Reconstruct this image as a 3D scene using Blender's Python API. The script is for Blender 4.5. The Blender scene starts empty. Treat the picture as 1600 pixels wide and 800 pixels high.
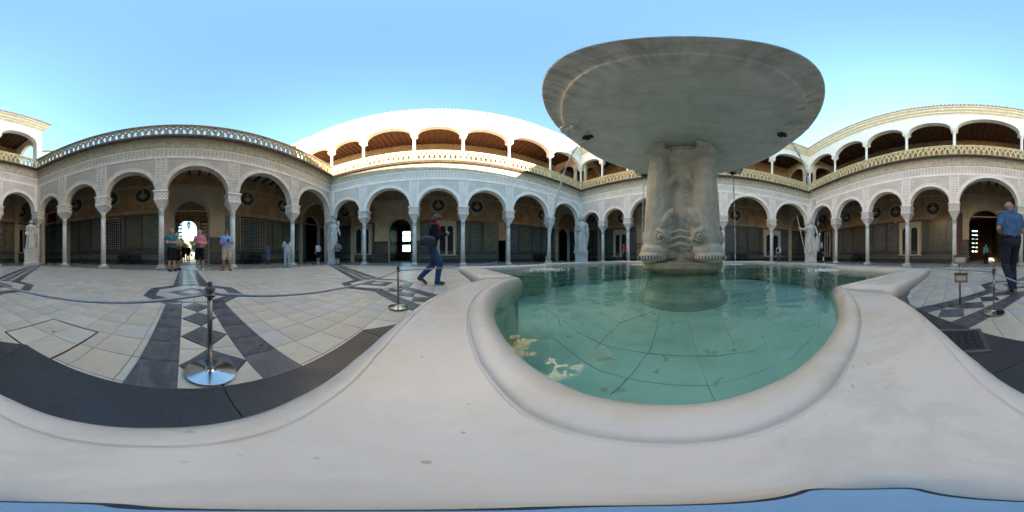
import bpy, bmesh, math, random
import numpy as np
from mathutils import Vector, Matrix
R = math.radians
random.seed(7)
rng = np.random.default_rng(7)
S = bpy.context.scene
COL = S.collection

# ------------------------------------------------------------------ camera
HC = 0.66                                   # lens height over the courtyard floor
cam_d = bpy.data.cameras.new('camera'); cam = bpy.data.objects.new('camera', cam_d); COL.objects.link(cam)
cam.location = (0, 0, HC); cam.rotation_euler = (R(90), 0, 0)
cam_d.type = 'PANO'
try: cam_d.cycles.panorama_type = 'EQUIRECTANGULAR'
except Exception: cam_d.panorama_type = 'EQUIRECTANGULAR'
for k, v in (('latitude_min', -R(90)), ('latitude_max', R(90)), ('longitude_min', -R(180)), ('longitude_max', R(180))):
    try: setattr(cam_d.cycles, k, v)
    except Exception: pass
cam_d.clip_start = 0.005; cam_d.clip_end = 3000
S.camera = cam

# ------------------------------------------------------------------ light
def px_ang(px): return R((px - 800) * 0.225)
def px_dir(px): a = px_ang(px); return Vector((math.sin(a), math.cos(a)))
SUN_PX, SUN_EL = 1404, 16.0
w = bpy.data.worlds.new('World'); S.world = w; w.use_nodes = True
nt = w.node_tree; bg = nt.nodes['Background']
sky = nt.nodes.new('ShaderNodeTexSky'); sky.sky_type = 'NISHITA'; sky.sun_disc = False
sky.sun_elevation = R(SUN_EL); sky.sun_rotation = px_ang(SUN_PX)
sky.altitude = 0; sky.air_density = 1.0; sky.dust_density = 0.25; sky.ozone_density = 2.2
tn = nt.nodes.new('ShaderNodeMix'); tn.data_type = 'RGBA'; tn.blend_type = 'MULTIPLY'; tn.inputs[0].default_value = 1; tn.inputs[7].default_value = (.48, .738, .83, 1)
nt.links.new(sky.outputs[0], tn.inputs[6]); nt.links.new(tn.outputs[2], bg.inputs[0]); bg.inputs[1].default_value = 0.15
sd = bpy.data.lights.new('sun', 'SUN'); sun = bpy.data.objects.new('sun', sd); COL.objects.link(sun)
sd.energy = 5.0; sd.angle = R(0.5); sd.color = (1, 0.9, 0.76)
d2 = px_dir(SUN_PX); dv = Vector((d2.x * math.cos(R(SUN_EL)), d2.y * math.cos(R(SUN_EL)), math.sin(R(SUN_EL))))
sun.rotation_euler = dv.to_track_quat('Z', 'Y').to_euler(); sun.location = (0, 0, 40)
S.view_settings.view_transform = 'Standard'; S.view_settings.look = 'None'
S.view_settings.exposure = 2.95; S.view_settings.gamma = 1
S.view_settings.use_white_balance = True; S.view_settings.white_balance_temperature = 8600; S.view_settings.white_balance_tint = 15
S.cycles.max_bounces = 10; S.cycles.diffuse_bounces = 6; S.cycles.transparent_max_bounces = 16

# ------------------------------------------------------------------ mesh builder
class MB:
    def __init__(s): s.v = []; s.f = []; s.m = []
    def add(s, vs, fs, m=0):
        o = len(s.v); s.v += [tuple(p) for p in vs]
        for f in fs: s.f.append(tuple(i + o for i in f)); s.m.append(m)
    def quad(s, a, b, c, d, m=0): s.add([a, b, c, d], [(0, 1, 2, 3)], m)
    def box(s, a, b, m=0):
        x0, y0, z0 = a; x1, y1, z1 = b
        s.add([(x0,y0,z0),(x1,y0,z0),(x1,y1,z0),(x0,y1,z0),(x0,y0,z1),(x1,y0,z1),(x1,y1,z1),(x0,y1,z1)],
              [(0,3,2,1),(4,5,6,7),(0,1,5,4),(1,2,6,5),(2,3,7,6),(3,0,4,7)], m)
    def frustum(s, c, w0, w1, z0, z1, m=0):
        x, y = c
        s.add([(x-w0,y-w0,z0),(x+w0,y-w0,z0),(x+w0,y+w0,z0),(x-w0,y+w0,z0),(x-w1,y-w1,z1),(x+w1,y-w1,z1),(x+w1,y+w1,z1),(x-w1,y+w1,z1)],
              [(0,3,2,1),(4,5,6,7),(0,1,5,4),(1,2,6,5),(2,3,7,6),(3,0,4,7)], m)
    def lathe(s, prof, n=16, c=(0, 0), m=0, cap=True):
        o = len(s.v)
        for r, z in prof:
            for k in range(n):
                a = 2 * math.pi * k / n; s.v.append((c[0] + r * math.cos(a), c[1] + r * math.sin(a), z))
        for i in range(len(prof) - 1):
            for k in range(n):
                k2 = (k + 1) % n
                s.f.append((o+i*n+k, o+i*n+k2, o+(i+1)*n+k2, o+(i+1)*n+k)); s.m.append(m)
        if cap:
            s.f.append(tuple(o + k for k in range(n))[::-1]); s.m.append(m)
            s.f.append(tuple(o + (len(prof)-1)*n + k for k in range(n))); s.m.append(m)
    def tube(s, path, r, n=6, m=0, cap=True):
        P = [Vector(p) for p in path]; o = len(s.v)
        rr = r if hasattr(r, '__len__') else [r] * len(P)
        for i, p in enumerate(P):
            t = (P[min(i+1, len(P)-1)] - P[max(i-1, 0)]).normalized()
            u = t.cross(Vector((0, 0, 1)))
            if u.length < 1e-3: u = t.cross(Vector((1, 0, 0)))
            u.normalize(); w_ = t.cross(u)
            for k in range(n):
                a = 2*math.pi*k/n; s.v.append(tuple(p + (u*math.cos(a) + w_*math.sin(a)) * rr[i]))
        for i in range(len(P)-1):
            for k in range(n):
                k2 = (k+1) % n
                s.f.append((o+i*n+k, o+i*n+k2, o+(i+1)*n+k2, o+(i+1)*n+k)); s.m.append(m)
        if cap:
            s.f.append(tuple(o+k for k in range(n))[::-1]); s.m.append(m)
            s.f.append(tuple(o+(len(P)-1)*n+k for k in range(n))); s.m.append(m)
    def prism(s, poly, z0, z1, m=0, ms=None):
        n = len(poly)
        ar = sum(poly[i][0]*poly[(i+1)%n][1] - poly[(i+1)%n][0]*poly[i][1] for i in range(n))
        if ar < 0: poly = poly[::-1]
        o = len(s.v)
        s.v += [(x, y, z0) for x, y in poly] + [(x, y, z1) for x, y in poly]
        s.f.append(tuple(o+n+i for i in range(n))); s.m.append(m)
        for i in range(n):
            j = (i+1) % n; s.f.append((o+i, o+j, o+n+j, o+n+i)); s.m.append(m if ms is None else ms)
    def sphere(s, c, r, n=10, k=6, m=0):
        rx, ry, rz = r if hasattr(r, '__len__') else (r, r, r); o = len(s.v)
        for i in range(1, k):
            b = math.pi * i / k
            for j in range(n):
                a = 2*math.pi*j/n; s.v.append((c[0]+rx*math.sin(b)*math.cos(a), c[1]+ry*math.sin(b)*math.sin(a), c[2]-rz*math.cos(b)))
        s.v.append((c[0], c[1], c[2]-rz)); s.v.append((c[0], c[1], c[2]+rz)); B = o+(k-1)*n; T = B+1
        for j in range(n):
            j2 = (j+1) % n
            s.f.append((B, o+j2, o+j)); s.m.append(m); s.f.append((T, o+(k-2)*n+j, o+(k-2)*n+j2)); s.m.append(m)
            for i in range(k-2):
                s.f.append((o+i*n+j, o+i*n+j2, o+(i+1)*n+j2, o+(i+1)*n+j)); s.m.append(m)
    def ring_y(s, c, r0, r1, y0, y1, n=28, m=0):
        """flat ring in the x-z plane, thick along y"""
        o = len(s.v)
        for k in range(n):
            a = 2*math.pi*k/n; ca, sa = math.cos(a), math.sin(a)
            for r, y in ((r0, y0), (r1, y0), (r1, y1), (r0, y1)): s.v.append((c[0]+r*ca, y, c[1]+r*sa))
        for k in range(n):
            k2 = (k+1) % n
            for q in range(4):
                q2 = (q+1) % 4; s.f.append((o+4*k+q, o+4*k2+q, o+4*k2+q2, o+4*k+q2)); s.m.append(m)
    def mesh(s, name, mats, smooth=False):
        me = bpy.data.meshes.new(name); me.from_pydata(s.v, [], s.f)
        for mt in mats: me.materials.append(mt)
        if any(s.m): me.polygons.foreach_set('material_index', s.m)
        if smooth: me.polygons.foreach_set('use_smooth', [True]*len(s.f))
        me.update(); return me
    def build(s, name, mats, parent=None, loc=(0, 0, 0), smooth=False, rz=0):
        if not isinstance(mats, (list, tuple)): mats = [mats]
        return link(name, s.mesh(name, mats, smooth), parent, loc, rz)
def link(name, me, parent=None, loc=(0, 0, 0), rz=0):
    o = bpy.data.objects.new(name, me); COL.objects.link(o)
    o.location = loc; o.rotation_euler = (0, 0, rz); o.parent = parent
    return o
def tag(o, label=None, cat=None, group=None, kind=None):
    if label: o['label'] = label
    if cat: o['category'] = cat
    if group: o['group'] = group
    if kind: o['kind'] = kind
    return o
def thing(name, label, cat, loc=(0, 0, 0), rz=0, group=None):
    o = bpy.data.objects.new(name, None); COL.objects.link(o); o.location = loc; o.rotation_euler = (0, 0, rz); o.empty_display_size = .1
    return tag(o, label, cat, group)
def fresh_norm(me):
    bm = bmesh.new(); bm.from_mesh(me); bmesh.ops.recalc_face_normals(bm, faces=bm.faces[:]); bm.to_mesh(me); bm.free()

# ------------------------------------------------------------------ materials
class NT:
    def __init__(s, name):
        s.m = bpy.data.materials.new(name); s.m.use_nodes = True; s.t = s.m.node_tree
        s.p = s.t.nodes['Principled BSDF']; s.out = s.t.nodes['Material Output']
    def n(s, typ, **kw):
        nd = s.t.nodes.new('ShaderNode' + typ)
        for k, v in kw.items():
            if k.startswith('_'): setattr(nd, k[1:], v)
            else: nd.inputs[k.replace('__', ' ')].default_value = v
        return nd
    def l(s, a, b): s.t.links.new(a, b)
    def coord(s, kind='Object'): return s.n('TexCoord').outputs[kind]
    def math(s, op, a, b=None, c=None):
        nd = s.t.nodes.new('ShaderNodeMath'); nd.operation = op
        for i, v in enumerate((a, b, c)):
            if v is None: continue
            if isinstance(v, (int, float)): nd.inputs[i].default_value = v
            else: s.l(v, nd.inputs[i])
        return nd.outputs[0]
    def mix(s, fac, a, b, typ='MIX'):
        nd = s.t.nodes.new('ShaderNodeMix'); nd.data_type = 'RGBA'; nd.blend_type = typ
        for i, v in ((0, fac), (6, a), (7, b)):
            if isinstance(v, (int, float)): nd.inputs[i].default_value = v
            elif isinstance(v, tuple): nd.inputs[i].default_value = v if len(v) == 4 else (*v, 1)
            else: s.l(v, nd.inputs[i])
        return nd.outputs[2]
    def ramp(s, fac, stops):
        nd = s.t.nodes.new('ShaderNodeValToRGB'); e = nd.color_ramp.elements
        while len(e) < len(stops): e.new(0.5)
        for q, (p, c) in zip(e, stops):
            q.position = p; q.color = (*c, 1) if hasattr(c, '__len__') else (c, c, c, 1)
        s.l(fac, nd.inputs[0]); return nd.outputs[0]
    def noise(s, vec, scale, detail=4, rough=.55, dist=0):
        nd = s.n('TexNoise', Scale=scale, Detail=detail, Roughness=rough, Distortion=dist); s.l(vec, nd.inputs['Vector']); return nd.outputs[0]
    def bump(s, h, strength=.4, dist=.01):
        nd = s.n('Bump', Strength=strength, Distance=dist); s.l(h, nd.inputs['Height']); s.l(nd.outputs[0], s.p.inputs['Normal'])
    def base(s, c, rough=.7, spec=.4, metal=0):
        if isinstance(c, tuple): s.p.inputs['Base Color'].default_value = (*c, 1)
        else: s.l(c, s.p.inputs['Base Color'])
        if isinstance(rough, (int, float)): s.p.inputs['Roughness'].default_value = rough
        else: s.l(rough, s.p.inputs['Roughness'])
        s.p.inputs['Specular IOR Level'].default_value = spec; s.p.inputs['Metallic'].default_value = metal
        return s.m
def sep(M, v):
    nd = M.n('SeparateXYZ'); M.l(v, nd.inputs[0]); return nd.outputs
def plain(name, c, rough=.7, var=.12, scale=6, spec=.4, metal=0, bump=0.0):
    M = NT(name); co = M.coord(); f = M.noise(co, scale)
    k = M.ramp(f, [(.3, tuple(x*(1-var) for x in c)), (.7, tuple(min(1, x*(1+var)) for x in c))])
    if bump: M.bump(M.noise(co, scale*8), bump, .004)
    return M.base(k, rough, spec, metal)
def marble(name, c, vein, rough=.35, scale=2.0, stain=None, vs=.5, stretch=None, rugged=False):
    M = NT(name); co = M.coord(); cv = co
    if stretch:
        mp = M.n('Mapping'); mp.inputs['Scale'].default_value = stretch; mp.inputs['Rotation'].default_value = (0, 0, .35); M.l(co, mp.inputs[0]); cv = mp.outputs[0]
    f = M.noise(cv, scale, 8, .66, .6 if stretch else 1.2); v = M.math('ABSOLUTE', M.math('SUBTRACT', f, .5))
    v = M.ramp(v, [(0, 1.0), (.035, .25), (.12, 0.0)])
    big = M.noise(co, scale*.6, 3)
    b0 = M.ramp(big, [(.3, tuple(x*.84 for x in c)), (.65, c)])
    k = M.mix(M.math('MULTIPLY', v, vs), b0, vein)
    if stain:
        st = M.ramp(M.noise(co, 5.5, 6, .7), [(.48, 0.0), (.74, .55)])
        k = M.mix(st, k, stain)
        sp = M.ramp(M.noise(co, 110, 2, .5), [(.715, 0.0), (.76, .6)])
        k = M.mix(sp, k, tuple(x*.55 for x in stain))
    M.bump(M.noise(co, 60, 4), .08, .003) if not rugged else M.bump(M.noise(co, 26, 5, .7), .55, .02)
    return M.base(k, rough, .45)
def lace(name, light, dark, k=14.0, kind=0, amt=.8):
    """carved plaster: a periodic interlace cut in fine relief"""
    M = NT(name); co = M.coord(); x, y, z = sep(M, co)
    nz = M.math('MULTIPLY', M.math('SUBTRACT', M.noise(co, 7, 2), .5), .9)
    X = M.math('ADD', M.math('MULTIPLY', x, k), nz); Z = M.math('ADD', M.math('MULTIPLY', z, k), nz)
    sx, sz = M.math('SINE', X), M.math('SINE', Z)
    if kind == 0:                                   # lozenge net with leaves
        a = M.math('MULTIPLY', sx, sz)
        b = M.math('SINE', M.math('MULTIPLY', M.math('ADD', X, Z), 1.5)); c = M.math('SINE', M.math('MULTIPLY', M.math('SUBTRACT', X, Z), 1.5))
        h = M.math('ADD', a, M.math('MULTIPLY', M.math('MULTIPLY', b, c), .8))
    elif kind == 1:                                 # band of script-like scrolls
        b = M.math('SINE', M.math('ADD', M.math('MULTIPLY', X, 1.0), M.math('MULTIPLY', M.math('SINE', M.math('MULTIPLY', Z, 1.7)), 1.6)))
        h = M.math('ADD', b, M.math('MULTIPLY', M.math('SINE', M.math('MULTIPLY', Z, 2.2)), .6))
    else:                                           # small squares, two a row
        h = M.math('MULTIPLY', M.math('SINE', M.math('MULTIPLY', X, 1.0)), M.math('SINE', M.math('MULTIPLY', Z, 1.0)))
        h = M.math('ADD', h, M.math('MULTIPLY', M.math('SINE', M.math('MULTIPLY', Z, 4.0)), .35))
    fine = M.noise(co, 55, 3)
    h2 = M.math('ADD', h, M.math('MULTIPLY', M.math('SUBTRACT', fine, .5), 1.6))
    hh = M.ramp(M.math('ADD', M.math('MULTIPLY', h2, .3), .5), [(.34, 0.0), (.56, 1.0)])
    wear = M.ramp(M.noise(co, 1.1, 5), [(.35, .80), (.7, 1.0)])
    col = M.mix(M.math('ADD', M.math('MULTIPLY', hh, amt), 1-amt), dark, light)
    col = M.mix(1.0, col, wear, 'MULTIPLY')
    M.bump(hh, .7, .03)
    return M.base(col, .85, .25)
def tile(name, cols, k, kind, rough=.25):
    M = NT(name); co = M.coord(); x, y, z = sep(M, co)
    cb = M.n('CombineXYZ'); M.l(x, cb.inputs[0]); M.l(z, cb.inputs[1]); v = cb.outputs[0]
    if kind == 'check':
        c = M.n('TexChecker', Scale=k); M.l(v, c.inputs[0]); f = c.outputs['Fac']
    elif kind == 'star':
        a = M.math('MULTIPLY', M.math('SINE', M.math('MULTIPLY', x, k)), M.math('SINE', M.math('MULTIPLY', z, k)))
        b = M.math('MULTIPLY', M.math('COSINE', M.math('MULTIPLY', M.math('ADD', x, z), k)), M.math('COSINE', M.math('MULTIPLY', M.math('SUBTRACT', x, z), k)))
        f = M.math('GREATER_THAN', M.math('ADD', a, b), .25)
    elif kind == 'rows':
        a = M.math('SINE', M.math('MULTIPLY', z, k)); b = M.math('SINE', M.math('MULTIPLY', x, k*1.3))
        f = M.math('GREATER_THAN', M.math('ADD', a, M.math('MULTIPLY', b, .45)), .2)
    elif kind == 'dots':
        a = M.math('SINE', M.math('MULTIPLY', x, k)); b = M.math('SINE', M.math('MULTIPLY', z, k))
        f = M.math('GREATER_THAN', M.math('MINIMUM', a, b), .35)
    elif kind == 'zig':
        a = M.math('PINGPONG', M.math('MULTIPLY', x, k), 1.0); f = M.math('GREATER_THAN', M.math('FRACT', M.math('ADD', M.math('MULTIPLY', z, k), M.math('MULTIPLY', a, .5))), .5)
    col = M.mix(f, cols[0], cols[1])
    vor = M.n('TexVoronoi', Scale=7.0); M.l(v, vor.inputs['Vector'])
    sp = M.n('SeparateColor'); M.l(vor.outputs['Color'], sp.inputs[0])
    col = M.mix(M.math('MULTIPLY', sp.outputs[0], .55), col, cols[2] if len(cols) > 2 else cols[0])
    col = M.mix(1.0, col, M.ramp(M.noise(co, 2.0, 4), [(.3, .7), (.7, 1.0)]), 'MULTIPLY')
    return M.base(col, rough, .5)
def slabmat(name, cols, rough, vein, scale=3.0, scr=.4):
    """stone pavers: each piece has its own tone"""
    M = NT(name); co = M.coord()
    ge = M.n('NewGeometry'); oi = M.n('ObjectInfo')
    r = M.math('FRACT', M.math('ADD', ge.outputs['Random Per Island'], M.math('MULTIPLY', oi.outputs['Random'], 7.13)))
    off = M.n('CombineXYZ'); M.l(M.math('MULTIPLY', r, 31.0), off.inputs[0]); M.l(M.math('MULTIPLY', r, 17.0), off.inputs[1])
    va = M.n('VectorMath', _operation='ADD'); M.l(co, va.inputs[0]); M.l(off.outputs[0], va.inputs[1]); co2 = va.outputs[0]
    base = M.ramp(r, [(i / (len(cols) - 1), c) for i, c in enumerate(cols)])
    f = M.noise(co2, scale, 7, .6, 1.5); v = M.ramp(M.math('ABSOLUTE', M.math('SUBTRACT', f, .5)), [(0, 1.0), (.05, .3), (.14, 0.0)])
    c = M.mix(M.math('MULTIPLY', v, .38), base, vein)
    c = M.mix(1.0, c, M.ramp(M.noise(M.coord('Object'), 1.7, 5), [(.3, .80), (.68, 1.0)]), 'MULTIPLY')
    sc = M.ramp(M.noise(co2, 26, 5, .7), [(.66, 0.0), (.8, scr)]); c = M.mix(sc, c, tuple(min(1, x*1.5 + .08) for x in vein))
    M.bump(M.noise(co2, 14, 3), .05, .004)
    return M.base(c, M.ramp(M.noise(co2, 5, 4), [(.3, rough*.7), (.7, rough*1.3)]), .5)

CR = (.66, .60, .50)
m_lace_s = lace('carved_plaster_lozenge', (.94, .825, .73), (.56, .475, .395), 38, 0)
m_lace_f = lace('carved_plaster_scroll', (.94, .825, .73), (.53, .45, .375), 29, 1)
m_lace_p = lace('carved_plaster_squares', (.95, .85, .76), (.52, .46, .385), 30, 2)
m_lace_sa = lace('shaded_weathered_lozenge', (.60, .535, .455), (.35, .30, .24), 38, 0)  # wing A plaster: grey weathering and weaker light both put into the colour
m_lace_fa = lace('shaded_weathered_scroll', (.60, .535, .455), (.32, .275, .22), 29, 1)
m_lace_pa = lace('shaded_weathered_squares', (.64, .575, .495), (.34, .295, .235), 30, 2)
m_plaster_a = plain('shaded_weathered_plaster', (.64, .575, .495), .85, .14, 3, .2, bump=.25)
m_plaster_da = plain('shaded_weathered_moulding', (.33, .295, .215), .9, .25, 5, .2, bump=.4)
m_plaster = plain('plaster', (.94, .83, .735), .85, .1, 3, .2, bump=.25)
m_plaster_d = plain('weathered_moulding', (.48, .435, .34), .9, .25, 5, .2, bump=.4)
m_white = plain('whitewash', (.78, .74, .67), .85, .06, 2, .2, bump=.15)
m_cornice = plain('sandstone_cornice', (.68, .59, .44), .85, .12, 3, .2, bump=.25)
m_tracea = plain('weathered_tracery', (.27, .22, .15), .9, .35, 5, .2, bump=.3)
m_trace = plain('ochre_tracery', (.62, .50, .30), .85, .22, 6, .2, bump=.3)
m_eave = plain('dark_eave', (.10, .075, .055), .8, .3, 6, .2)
m_col = marble('column_marble', (.74, .71, .66), (.42, .41, .41), .4, 2.4)
m_rim = marble('rim_marble', (.77, .71, .645), (.58, .53, .47), .34, 2.2, (.58, .44, .28), .6)
m_bowl = marble('bowl_marble', (.72, .685, .615), (.40, .39, .37), .4, 1.5, (.42, .39, .31), .45, (1, 4.5, 1))
def streak_bowl(m):
    t = m.node_tree; P = t.nodes['Principled BSDF']; M = NT.__new__(NT); M.m, M.t, M.p = m, t, P
    src = P.inputs['Base Color'].links[0].from_socket; co = M.coord(); x, y, z = sep(M, co)
    an = M.math('ARCTAN2', y, x); r = M.math('SQRT', M.math('ADD', M.math('MULTIPLY', x, x), M.math('MULTIPLY', y, y)))
    cb = M.n('CombineXYZ'); M.l(M.math('MULTIPLY', M.math('SINE', an), 11.0), cb.inputs[0]); M.l(M.math('MULTIPLY', M.math('COSINE', an), 11.0), cb.inputs[1]); M.l(M.math('MULTIPLY', r, 1.6), cb.inputs[2])
    f = M.noise(cb.outputs[0], 1.6, 5, .65)
    s = M.math('MULTIPLY', M.ramp(f, [(.46, 0.0), (.66, .75)]), M.ramp(M.math('MULTIPLY', r, .6), [(.70, .06), (.77, .95)]))
    c = M.mix(s, src, (.30, .275, .225))
    bl = M.ramp(M.noise(co, 3.4, 6, .7), [(.58, 0.0), (.76, .5)]); c = M.mix(bl, c, (.34, .325, .27))
    t.links.new(c, P.inputs['Base Color'])
streak_bowl(m_bowl)
m_dolph = marble('dolphin_marble', (.76, .70, .60), (.42, .385, .32), .5, 2.5, (.50, .39, .24), .55, None, True)
m_stat = marble('statue_marble', (.66, .63, .57), (.42, .40, .36), .5, 2.2)
m_ped = marble('plinth_marble', (.62, .60, .57), (.34, .33, .33), .45, 2.4)
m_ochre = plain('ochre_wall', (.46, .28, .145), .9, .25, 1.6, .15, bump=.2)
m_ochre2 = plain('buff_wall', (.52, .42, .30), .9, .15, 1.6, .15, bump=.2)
m_ceil = plain('gallery_ceiling', (.42, .36, .29), .9, .12, 2, .15)
m_wood = plain('carved_wood', (.10, .045, .024), .6, .35, 12, .3, bump=.4)
m_woodc = plain('timber_ceiling', (.085, .04, .024), .7, .3, 7, .25)
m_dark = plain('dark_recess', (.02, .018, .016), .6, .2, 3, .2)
m_iron = plain('black_iron', (.018, .018, .018), .45, .2, 9, .5)
m_slate = slabmat('slate_paver', [(.055, .057, .064), (.09, .093, .10), (.068, .071, .078), (.12, .122, .13)], .36, (.24, .25, .27), 3.5)
m_slab = slabmat('marble_paver', [(.62, .54, .42), (.68, .615, .50), (.58, .52, .42), (.66, .575, .44), (.55, .54, .51), (.71, .65, .545), (.50, .48, .45), (.64, .57, .46)], .42, (.50, .46, .39), 2.6, .25)
m_mortar = plain('mortar', (.23, .20, .16), .95, .2, 20, .1)
m_apron = slabmat('apron_slate', [(.038, .038, .040), (.046, .046, .049)], .45, (.075, .078, .085), 28, .9)
m_chrome = plain('polished_steel', (.62, .62, .62), .18, .03, 4, .5, 1.0)
m_brush = plain('brushed_steel', (.26, .26, .26), .3, .1, 14, .5, 1.0)
m_roof = plain('clay_roof_tile', (.52, .33, .20), .9, .25, 9, .15)
m_bronze = plain('spout_bronze', (.035, .04, .035), .5, .3, 12, .4)
m_hollow = plain('dark_hollow', (.16, .16, .135), .6, .35, 18, .3)  # dark colour standing in for shade in mouth slits; also the pupils
tcol = [((0.051,0.072,0.072), (0.246,0.217,0.145), (0.145,0.080,0.036)), ((0.065,0.087,0.065), (0.275,0.246,0.160), (0.072,0.094,0.131)),
        ((0.072,0.065,0.058), (0.319,0.275,0.189), (0.058,0.109,0.072)), ((0.051,0.072,0.109), (0.290,0.275,0.232), (0.109,0.072,0.043)), ((0.058,0.109,0.072), (0.189,0.217,0.131), (0.072,0.116,0.080))]
m_tiles = [tile('glazed_tile_star', tcol[0], 34, 'star'), tile('glazed_tile_rows', tcol[1], 40, 'rows'), tile('glazed_tile_check', tcol[2], 9, 'check'),
           tile('glazed_tile_blue', tcol[3], 27, 'star'), tile('glazed_tile_green', tcol[4], 46, 'star')]
m_tile_base = tile('glazed_tile_skirting', ((.03,.03,.03), (.20,.20,.19), (.04,.05,.06)), 24, 'star')
m_tile_band = tile('glazed_tile_band', ((.04,.045,.05), (.26,.25,.23), (.06,.05,.04)), 17, 'dots')
m_tile_frame = plain('glazed_tile_border', (.06, .055, .045), .3, .4, 30, .5)
m_lat = tile('lattice_window', ((.015,.013,.01), (.30,.29,.25), (.02,.02,.02)), 26, 'dots', .6)

def fabric(name, c, rough=.9):
    M = NT(name); co = M.coord(); f = M.noise(co, 9, 3)
    mp = M.n('Mapping'); mp.inputs['Scale'].default_value = (1, 1, .45); M.l(co, mp.inputs[0])
    M.bump(M.noise(mp.outputs[0], 13, 3, .5, 1.0), .8, .035)
    return M.base(M.ramp(f, [(.3, tuple(x*.84 for x in c)), (.7, tuple(min(1, x*1.12) for x in c))]), rough, .15)

# ------------------------------------------------------------------ the plan: four walls from measured bearings
def wline(normal_px, dist): n = px_dir(normal_px); return n, dist
WL = {'A': wline(278.6, 8.28), 'B': wline(683.6, 11.15), 'C': wline(1081.7, 13.49), 'D': wline(1505.4, 10.48)}
def isect(a, b):
    (n1, d1), (n2, d2) = WL[a], WL[b]
    det = n1.x*n2.y - n1.y*n2.x
    return Vector(((d1*n2.y - d2*n1.y)/det, (n1.x*d2 - n2.x*d1)/det))
PC = {'A': (isect('D','A'), isect('A','B')), 'B': (isect('A','B'), isect('B','C')), 'C': (isect('B','C'), isect('C','D')), 'D': (isect('C','D'), isect('D','A'))}
class Frame:
    def __init__(s, k):
        s.p0, s.p1 = PC[k]; s.e = (s.p1 - s.p0); s.L = s.e.length; s.e.normalize(); s.o = Vector((-s.e.y, s.e.x)); s.rz = math.atan2(s.e.y, s.e.x)
    def s(f, px, y=0.0):                        # along-wall place of a bearing at depth y
        d = px_dir(px); q = f.p0 + f.o*y
        det = d.x*(-f.e.y) + f.e.x*d.y
        return (q.x*d.y - q.y*d.x)/(-(f.e.x*d.y - f.e.y*d.x))
    def dist(f, px, y=0.0): return (f.p0 + f.o*y + f.e*f.s(px, y)).length
    def z(f, px, yy, y=0.0): return HC + f.dist(px, y)*math.tan(R((400-yy)*.225))
    def world(f, s, y, z=0): q = f.p0 + f.e*s + f.o*y; return Vector((q.x, q.y, z))
FR = {k: Frame(k) for k in 'ABCD'}
for k in 'ABCD': print('wing', k, 'L', round(FR[k].L, 2), [round(x, 2) for x in FR[k].p0])
F_PX, F_D = 1068, 1.9
FC = px_dir(F_PX) * F_D; AX_PX = 1088
frz = -px_ang(AX_PX)                            # fountain and paving frame: local +y away from wing A

# ------------------------------------------------------------------ ground and sky setting
g = MB(); g.box((-900, -900, -.4), (900, 900, -.06)); go = g.build('ground', plain('bare_earth', (.21, .175, .125), .95, .2, .2)); tag(go, kind='structure')

# ------------------------------------------------------------------ arcade pieces
T = .45                       # arcade wall thickness
ZI, ZFR, ZCV, ZCT, ZSL = 4.17, 6.46, 7.14, 7.68, 7.91
ZB = 8.87                     # balustrade top
ZU, ZCO, ZRF = 11.0, 12.95, 13.80
DEP = 4.2
def arch_pts(a, b, zs, rise, n):
    c, r = (a+b)/2, (b-a)/2
    return [(c - r*math.cos(math.pi*i/n), zs + rise*math.sin(math.pi*i/n)) for i in range(n+1)]
def pierced(mb, x0, x1, z0, z1, y0, y1, ops, mf=0, ms=1, n=20, mb_=None):
    """wall slab in x-z with openings (a, b, sill, spring, rise); rise 0 = flat head"""
    mb_ = mf if mb_ is None else mb_
    def panel(xa, xb, za, zb):
        if xb-xa < 1e-4 or zb-za < 1e-4: return
        mb.quad((xa,y0,za),(xb,y0,za),(xb,y0,zb),(xa,y0,zb), mf); mb.quad((xb,y1,za),(xa,y1,za),(xa,y1,zb),(xb,y1,zb), mb_)
    x = x0
    for a, b, sill, sp, rise in sorted(ops):
        panel(x, a, z0, z1); panel(a, b, z0, sill)
        pts = arch_pts(a, b, sp, rise, n) if rise > 0 else [(a, sp), (b, sp)]
        for (xa, za), (xb, zb) in zip(pts, pts[1:]):
            mb.add([(xa,y0,za),(xb,y0,zb),(xb,y0,z1),(xa,y0,z1)], [(0,1,2,3)], mf)
            mb.add([(xa,y1,za),(xb,y1,zb),(xb,y1,z1),(xa,y1,z1)], [(3,2,1,0)], mb_)
            mb.quad((xa,y0,za),(xa,y1,za),(xb,y1,zb),(xb,y0,zb), ms)
        lo = max(sill, z0)
        if sp > lo + 1e-4:
            mb.quad((a,y0,lo),(a,y0,sp),(a,y1,sp),(a,y1,lo), ms); mb.quad((b,y0,lo),(b,y1,lo),(b,y1,sp),(b,y0,sp), ms)
        if sill > z0: mb.quad((a,y0,sill),(b,y0,sill),(b,y1,sill),(a,y1,sill), ms)
        x = b
    panel(x, x1, z0, z1)
    mb.quad((x0,y0,z1),(x1,y0,z1),(x1,y1,z1),(x0,y1,z1), mf)
    mb.quad((x0,y0,z0),(x0,y0,z1),(x0,y1,z1),(x0,y1,z0), ms); mb.quad((x1,y0,z0),(x1,y1,z0),(x1,y1,z1),(x1,y0,z1), ms)
    xs = [x0] + [q for o in sorted(ops) for q in (o[0], o[1])] + [x1]
    for i in range(0, len(xs), 2):
        if xs[i+1]-xs[i] > 1e-4: mb.quad((xs[i],y0,z0),(xs[i],y1,z0),(xs[i+1],y1,z0),(xs[i+1],y0,z0), ms)
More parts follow.
